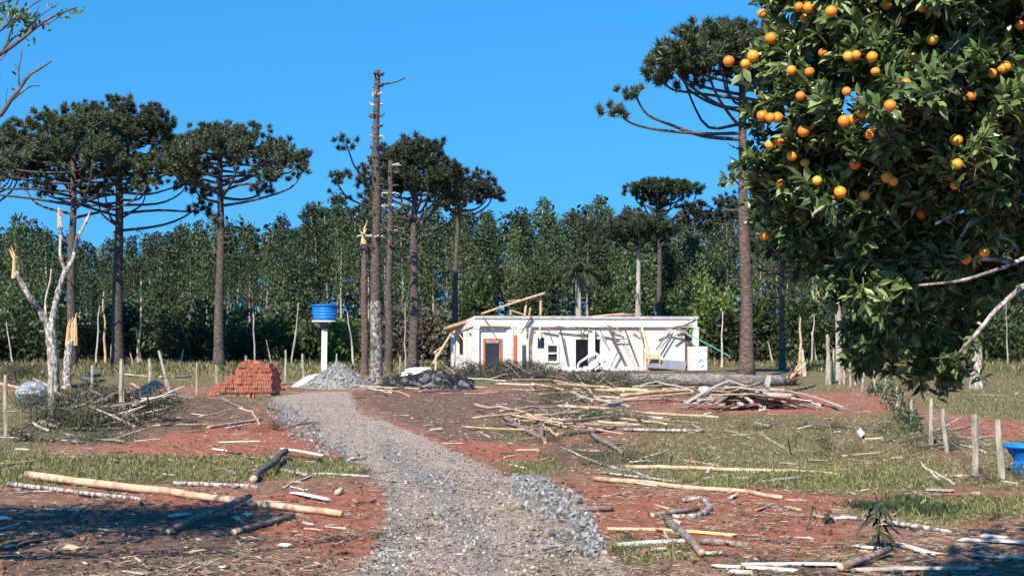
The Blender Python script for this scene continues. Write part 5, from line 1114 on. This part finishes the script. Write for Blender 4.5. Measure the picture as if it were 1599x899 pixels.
brush([(985, 858), (970, 868), (1010, 850)], 'brush_pile', 'green leafy twigs beside the broad whitish splintered board', 'litter_leaf', 4, .1, 10, .08)
brush([(1260, 672), (1230, 670)], 'brush_pile', 'flattened dark bough on the grass right of the board heap', 'litter_leaf', 5, .2, 6, .1)
brush([(1300, 705), (1285, 712)], 'brush_pile', 'little dark bough with raised black twigs on the right grass', 'litter_leaf', 3, .15, 8, .5)
brush([(395, 668), (388, 672)], 'brush_pile', 'small dark bough beside the start of the track', 'litter_leaf', 3, .2, 5, .1)
brush([(60, 590), (15, 585), (20, 600)], 'brush_pile', 'dark shaded brush behind the grey plastic bundle', 'litter_leaf', 8, .4, 24, .6)
# big-leaved dark weed at bottom right
def weed(px, pyb, h_px, label, n=16, seed=1, w=.03):
    random.seed(seed); b = G(px, pyb); root = empty('drooping_weed', label, 'plant', b); Hh = h_px*b.y/F; s = MB(); tube(s, curve_pts((0, 0, -.03), (0.03, 0, Hh*.8), 6, 0, .05), np.linspace(.018, .008, 6), 5); build(s, 'stem', M['bark_grey'], root)
    for k in range(n):
        z = Hh*random.uniform(.25, .85); a = random.uniform(0, 6.28); L = Hh*random.uniform(.3, .6); lm = MB(); V = []
        for j in range(6):
            t = j/5; r = L*t; zz = z+L*(.5*t-.9*t*t); ww = w*math.sin(math.pi*(.08+.9*t)); cx, cy = r*math.cos(a), r*math.sin(a); V += [(cx-ww*math.sin(a), cy+ww*math.cos(a), zz), (cx+ww*math.sin(a), cy-ww*math.cos(a), zz)]
        lm.add(V, [[2*j, 2*j+1, 2*j+3, 2*j+2] for j in range(5)]); build(lm, 'leaf', M['weed'], root)
weed(1372, 858, 78, 'upright dark withered weed with drooping leaves in the right foreground', 32, 2, .024)
weed(1292, 818, 26, 'low dark withered plant left of the upright dark weed', 14, 3, .022)
weed(1265, 822, 40, 'thin dark curled weed left of the upright dark weed', 5, 4, .014)
mb = MB()
for px, py in ((1375, 800), (1400, 795), (1430, 800), (1455, 806), (1350, 795), (1480, 800), (1415, 785)):
    c = G(px, py); n = 260; P = np.array(tuple(c))+R.normal(size=(n, 3))*np.array([.14, .12, 0]); P[:, 2] = H(P[:, 0], P[:, 1]); D = R.normal(size=(n, 3))*.5; D[:, 2] = 1; D /= np.linalg.norm(D, axis=1)[:, None]; blades(mb, P, D, .1+.12*R.random(n), .014, 0, .3)
s = build(mb, 'dark_grass_clump', M['bush']); s['kind'] = 'stuff'; tag(s, 'dark green coarse grass clump behind the upright weed', 'grass')

# ------------------------------------------------------------------ ORANGE TREE, right foreground
random.seed(51); R = np.random.default_rng(52)
ot = empty('orange_tree', 'orange tree full of ripe fruit filling the right side of the foreground', 'tree', (4.6, 9.0, 0)); OI = ot.location.copy()
OUT = [(1215, -260), (1190, -40), (1188, 10), (1215, 30), (1195, 60), (1165, 90), (1158, 125), (1188, 150), (1172, 185), (1180, 230), (1140, 262), (1160, 290), (1176, 320), (1185, 365), (1205, 390), (1240, 400), (1250, 425), (1290, 450), (1318, 480), (1322, 540), (1345, 575), (1400, 580), (1440, 600), (1495, 600), (1518, 570), (1525, 520), (1540, 485), (1600, 450), (1660, 440), (1800, 500), (2100, 560), (2500, 400), (2500, -100), (2100, -640), (1320, -640)]
OP = np.array(OUT, float)
def inpoly(x, y, P=OP): return sd(P, np.atleast_1d(np.asarray(x, float)), np.atleast_1d(np.asarray(y, float)))
def ofront(px, py):  # metres to the front surface of the crown
    return 6.9 + .9*np.clip((py-150)/400, 0, 1.2) + .9*np.clip((1330-px)/160, 0, 1)**1.5 + .34*fnoise(px/130., py/110., .8, 4)
# woody frame: all limbs grow from the trunk outside the frame
def olimb(pts, r0, r1, name='limb', m='bark_mottled', n=18):
    P = [Vector(p)-OI for p in pts]; sp = spline(P, n); mb = MB(); tube(mb, sp, np.linspace(r0, r1, n)*(1+.05*R.normal(size=n)), 8, rough=.05); build(mb, name, M[m], ot, True); return sp
olimb([(4.6, 9.0, -.2), (4.65, 9.0, .6), (4.5, 8.95, 1.3)], .16, .13, 'trunk')
A = (4.5, 8.95, 1.2)
for tgt, rs in (([at(1760, 470, 8.7), at(1640, 432, 7.6), at(1570, 470, 7.4), at(1530, 515, 7.4), at(1490, 560, 7.6)], (.019, .009)), ([at(1780, 420, 8.6), at(1640, 396, 7.5), at(1560, 420, 7.3), at(1500, 438, 7.2), at(1430, 446, 7.4)], (.016, .006)), ([at(1760, 380, 8.8), at(1600, 330, 8.2), at(1450, 300, 8.1), at(1320, 260, 8.2), at(1215, 200, 8.4)], (.07, .012)),
                ([at(1760, 300, 8.9), at(1600, 180, 8.5), at(1440, 90, 8.3), at(1280, 20, 8.4), at(1210, -30, 8.6)], (.07, .015)), ([at(1700, 380, 8.9), at(1500, 380, 8.6), at(1380, 400, 8.4), at(1250, 370, 8.4)], (.05, .012)), ([at(1850, 200, 8.9), at(1750, 0, 8.8), at(1600, -150, 8.6)], (.07, .02)), ([at(2000, 200, 9.2), at(2150, 50, 9.2), at(2250, -100, 9.2)], (.08, .02)),
                ([at(1650, 280, 7.6), at(1570, 250, 7.3), at(1510, 320, 7.3), at(1460, 350, 7.3)], (.016, .006)), ([at(1650, 180, 7.6), at(1590, 170, 7.3), at(1540, 190, 7.2), at(1480, 120, 7.2)], (.014, .006)), ([at(1700, 520, 8.6), at(1600, 400, 7.7), at(1530, 340, 7.4), at(1500, 370, 7.4)], (.016, .006)), ([at(1700, 450, 8.5), at(1600, 415, 7.8), at(1520, 405, 7.6), at(1440, 442, 7.6)], (.022, .007))):
    olimb([A]+[tuple(t) for t in tgt], rs[0], rs[1])
LB = np.array([[0, 0, 0], [.35, .5, .06], [.72, .36, .03], [1, 0, -.1], [.72, -.36, .03], [.35, -.5, .06], [.38, 0, -.05], [.75, 0, -.09]])
LFt = np.array([[0, 1, 6, 6], [1, 2, 7, 6], [2, 3, 7, 7], [0, 6, 5, 5], [6, 7, 4, 5], [7, 3, 4, 4]])
def leafmesh():
    n = 7; V = []; rows = []
    ws = [0, .2, .42, .5, .42, .24, 0]
    for j in range(n):
        t = j/(n-1); z = .12*math.sin(t*2.2)-.22*t*t
        V += [(t, ws[j]*.95, z+.1*ws[j]), (t, 0, z-.05*ws[j]), (t, -ws[j]*.95, z+.1*ws[j])]
    F4 = []
    for j in range(n-1):
        a = 3*j; F4 += [[a, a+1, a+4, a+3], [a+1, a+2, a+5, a+4]]
    mb = MB(); mb.add(np.array(V)*np.array([1, .38, 1]), F4); return mb.mesh('leaf', M['citrus'], True)
def place_leaves(mb, P, D, N, L):
    """low-poly leaves: P base, D direction, N leaf normal, L length"""
    D = D/np.linalg.norm(D, axis=1)[:, None]; S_ = np.cross(N, D); S_ /= np.linalg.norm(S_, axis=1)[:, None]+1e-9; N2 = np.cross(D, S_)
    W_ = L*(.36+.12*R.random(len(L)))
    V = P[:, None, :] + LB[None, :, 0, None]*L[:, None, None]*D[:, None, :] + LB[None, :, 1, None]*W_[:, None, None]*S_[:, None, :] + LB[None, :, 2, None]*L[:, None, None]*N2[:, None, :]
    n = len(P); V = V[:, :6]; T = (np.array([[0, 3, 2, 1], [0, 5, 4, 3]])[None]+(np.arange(n)*6)[:, None, None]).reshape(-1, 4)
    mb.add(V.reshape(-1, 3), T)
P_, D_, N_, L_, tw = [], [], [], [], MB()
cands = []
ncl = 0; tries = 0
while ncl < 6600 and tries < 120000:
    tries += 1; px = random.uniform(1130, 2500) if random.random() < .45 else random.uniform(1130, 1640); py = random.uniform(-640, 610) if px > 1700 or random.random() < .45 else random.uniform(-40, 610); d = inpoly(px, py)[0]
    if d < -6 + random.random()*22 - 14*(random.random() < .12): continue
    if fnoise(px/60., py/55., .9, 8) < -.32 and d < 190 and random.random() < .94: continue
    if 0 < d < 75 and px < 1400 and random.random() > .4+d/120: continue
    if px > 1470 and py > 360 and random.random() < .4: continue
    dep = random.random()**2.3; fr = float(ofront(px, py)); Y = fr+dep*(2.6 if px > 1350 else 1.3); 
    if dep > .4 and d < 35: Y = fr+.35*dep
    c = np.array(tuple(at(px, py, Y))); ncl += 1
    ax = np.array([(-.5 if px < 1500 else .1)+random.gauss(0, .6), -.5+random.gauss(0, .5), .35+random.gauss(0, .55)-(.5 if py > 430 else 0)]); ax /= np.linalg.norm(ax)
    Lt = random.uniform(.07, .17); nl = random.randint(9, 15); tube(tw, [c-ax*Lt, c, c+ax*Lt*.3], [.004, .003, .0015], 3, cap=None)
    t = R.random(nl)**.6; base = c + (t[:, None]*1.3-1)*ax*Lt; ang = R.random(nl)*6.283; u = np.cross(ax, [0, 0, 1.]); u /= np.linalg.norm(u)+1e-9; v = np.cross(ax, u)
    rad = np.cos(ang)[:, None]*u+np.sin(ang)[:, None]*v; dd = rad*(.9-.35*t[:, None]) + ax*(.35+.5*t[:, None]) + R.normal(size=(nl, 3))*.18; dd[:, 2] -= .08
    nn = ax*.9+np.array([0, 0, .75])-dd*.1 + R.normal(size=(nl, 3))*.3; ll = .056+.045*R.random(nl)
    P_.append(base); D_.append(dd); N_.append(nn); L_.append(ll)
P_ = np.concatenate(P_); D_ = np.concatenate(D_); N_ = np.concatenate(N_); L_ = np.concatenate(L_)
# the 300 nearest large leaves in view are parts of their own
score = P_[:, 1] - 4*L_ + .4*R.random(len(P_)); inview = (np.abs(P_[:, 0]/P_[:, 1]) < .36) & ((P_[:, 2]-CAMZ)/P_[:, 1] < .235)
idx = np.argsort(np.where(inview, score, 99))[:298]; LM = leafmesh()
for i in idx:
    D = Vector(D_[i]).normalized(); N = Vector(N_[i]); Sx = N.cross(D).normalized(); N = D.cross(Sx); m = Matrix((D, Sx, N)).transposed().to_4x4()
    o = link('leaf', LM, ot); o.matrix_local = Matrix.Translation(Vector(P_[i])-OI) @ m @ Matrix.Scale(L_[i]*1.05, 4)
keep = np.ones(len(P_), bool); keep[idx] = False; mb = MB(); place_leaves(mb, P_[keep]-np.array(tuple(OI)), D_[keep], N_[keep], L_[keep])
c = build(mb, 'foliage', M['citrus'], ot, False); c['kind'] = 'stuff'
for V in tw.v: V -= np.array(tuple(OI))
c = build(tw, 'twigs', M['bark_grey'], ot); c['kind'] = 'stuff'
OV, OF = ico(3); mb = MB(); vv = OV*np.array([1, 1, .96]); vv[:, 2] -= .06*np.exp(-((OV[:, 0]**2+OV[:, 1]**2)/.03))*(OV[:, 2] > 0); mb.add(vv, OF); OM = mb.mesh('orange', M['orange'], True)
mb = MB(); lathe(mb, [(.12, .93), (.13, .97), (.05, 1.0), (.035, 1.18)], 7); CM = mb.mesh('stalk', M['bark_branch'])
for px, py in [(1190, 22), (1138, 96), (1164, 100), (1176, 88), (1248, 11), (1263, 12), (1256, 29), (1236, 110), (1264, 113), (1285, 83), (1325, 88), (1337, 86), (1362, 89), (1367, 112), (1415, 130), (1322, 143), (1190, 181), (1203, 184), (1214, 184), (1255, 205), (1202, 226), (1219, 219), (1237, 243), (1257, 254), (1318, 189), (1330, 187), (1346, 177), (1358, 210), (1325, 269), (1335, 256), (1385, 277), (1395, 283), (1494, 219), (1495, 256), (1491, 289), (1439, 333), (1194, 367), (1537, 394), (1549, 115), (1565, 108), (1593, 40), (1408, 33), (1220, 287), (1273, 58), (1508, 404), (1571, 104), (1456, 62), (1312, 300), (1204, 60), (1298, 18), (1385, 8), (1440, 12), (1490, 25), (1425, 88), (1517, 150), (1390, 165), (1250, 150), (1276, 282), (1350, 305)]:
    Y = float(ofront(px, py))-.1-.03+random.choice([0, 0, 0, .07]); r = 8.8*Y/F*random.uniform(.82, 1.12); o = link('orange', OM, ot); o.location = at(px, py, Y)-OI; o.scale = (r, r, r); o.rotation_euler = (random.uniform(-.3, .3), random.uniform(-.3, .3), random.uniform(0, 6)); link('stalk', CM, o)

# ------------------------------------------------------------------ near bare tree, upper left (trunk outside the frame)
R = np.random.default_rng(99); random.seed(88)
nt_ = empty('near_left_tree', 'nearby leafless-looking tree reaching twisted twigs into the top left corner', 'tree', (-6.6, 11.5, 0)); NI = nt_.location.copy()
def nl(pts, r0, r1, name='limb', m='bark_grey', n=14):
    P = [Vector(p)-NI for p in pts]; sp = spline(P, n); mb = MB(); tube(mb, sp, np.linspace(r0, r1, n)*(1+.06*R.normal(size=n)), 7, rough=.05); build(mb, name, M[m], nt_, True)
nl([(-6.6, 11.5, -.2), (-6.5, 11.5, 1.2), (-6.3, 11.4, 2.3)], .15, .11, 'trunk')
T = (-6.3, 11.4, 2.2)
YB = 10.5
for pts, r0, r1 in [([(-100, 250), (-40, 190), (0, 180), (12, 163), (30, 140), (45, 118), (62, 108), (80, 96)], .05, .008), ([(12, 163), (30, 147), (48, 135), (62, 134)], .016, .006), ([(30, 134), (29, 110), (33, 90), (34, 75)], .012, .005), ([(29, 110), (22, 98)], .006, .003), ([(9, 165), (10, 148), (12, 138)], .007, .003), ([(-100, 180), (-40, 110), (0, 85), (28, 66), (60, 40), (85, 25), (120, 12)], .045, .008), ([(0, 88), (12, 65), (18, 45), (30, 25), (60, 2), (95, -12)], .016, .006),
                    ([(5, 78), (20, 60), (34, 52), (50, 36), (70, 20), (92, 5)], .014, .005), ([(-60, 120), (-15, 60), (10, 40), (22, 15), (36, -20)], .03, .007), ([(0, 95), (12, 80), (10, 72)], .008, .004), ([(60, 40), (80, 35), (100, 20), (118, 15), (121, 22)], .008, .004), ([(-60, 30), (-20, 15), (10, 2), (48, -5)], .02, .006), ([(40, 35), (55, 22), (62, 8)], .007, .003), ([(18, 45), (10, 30), (4, 18)], .007, .003)]:
    P = [tuple(at(x, y, YB)) for x, y in pts]
    if pts[0][0] < -50: P = [T]+P
    nl(P, r0*.6, r1*.7)
for k in range(16):
    e = Vector((random.uniform(-8.4, -5.3), random.uniform(9.5, 12.8), random.uniform(3.6, 5.6))); nl([T, tuple((Vector(T)+e)/2+Vector((0, 0, .2))), tuple(e)], .05, .012)
P, D, N, L = [], [], [], []
for (x, y, n) in [(12, 18, 14), (25, 22, 20), (35, 30, 22), (42, 24, 16), (52, 26, 14), (36, 40, 10), (20, 12, 10), (60, 30, 6), (3, 28, 8), (110, 16, 8), (95, 22, 5), (33, 55, 6), (79, 14, 4), (3, 120, 8), (-4, 10, 12)]:
    c = np.array(tuple(at(x, y, YB))); P.append(c+R.normal(size=(n, 3))*np.array([.035, .1, .03])); D.append(R.normal(size=(n, 3))+np.array([0, 0, -.8])); N.append(R.normal(size=(n, 3))); L.append(.035+.04*R.random(n))
for k in range(900):
    c = np.array([random.uniform(-9.0, -4.75), random.uniform(10.9, 13.1), random.uniform(3.8, 5.5)]); n = 14; P.append(c+R.normal(size=(n, 3))*.14); D.append(R.normal(size=(n, 3))); N.append(R.normal(size=(n, 3))); L.append(.09+.07*R.random(n))
mb = MB(); P = np.concatenate(P); k = (P[:, 0]/P[:, 1] < -.40) | (np.arange(len(P)) < 163); D = np.concatenate(D); N = np.concatenate(N); L = np.concatenate(L)
place_leaves(mb, P[k]-np.array(tuple(NI)), D[k], N[k], L[k]); c = build(mb, 'foliage', M['citrus'], nt_); c['kind'] = 'stuff'
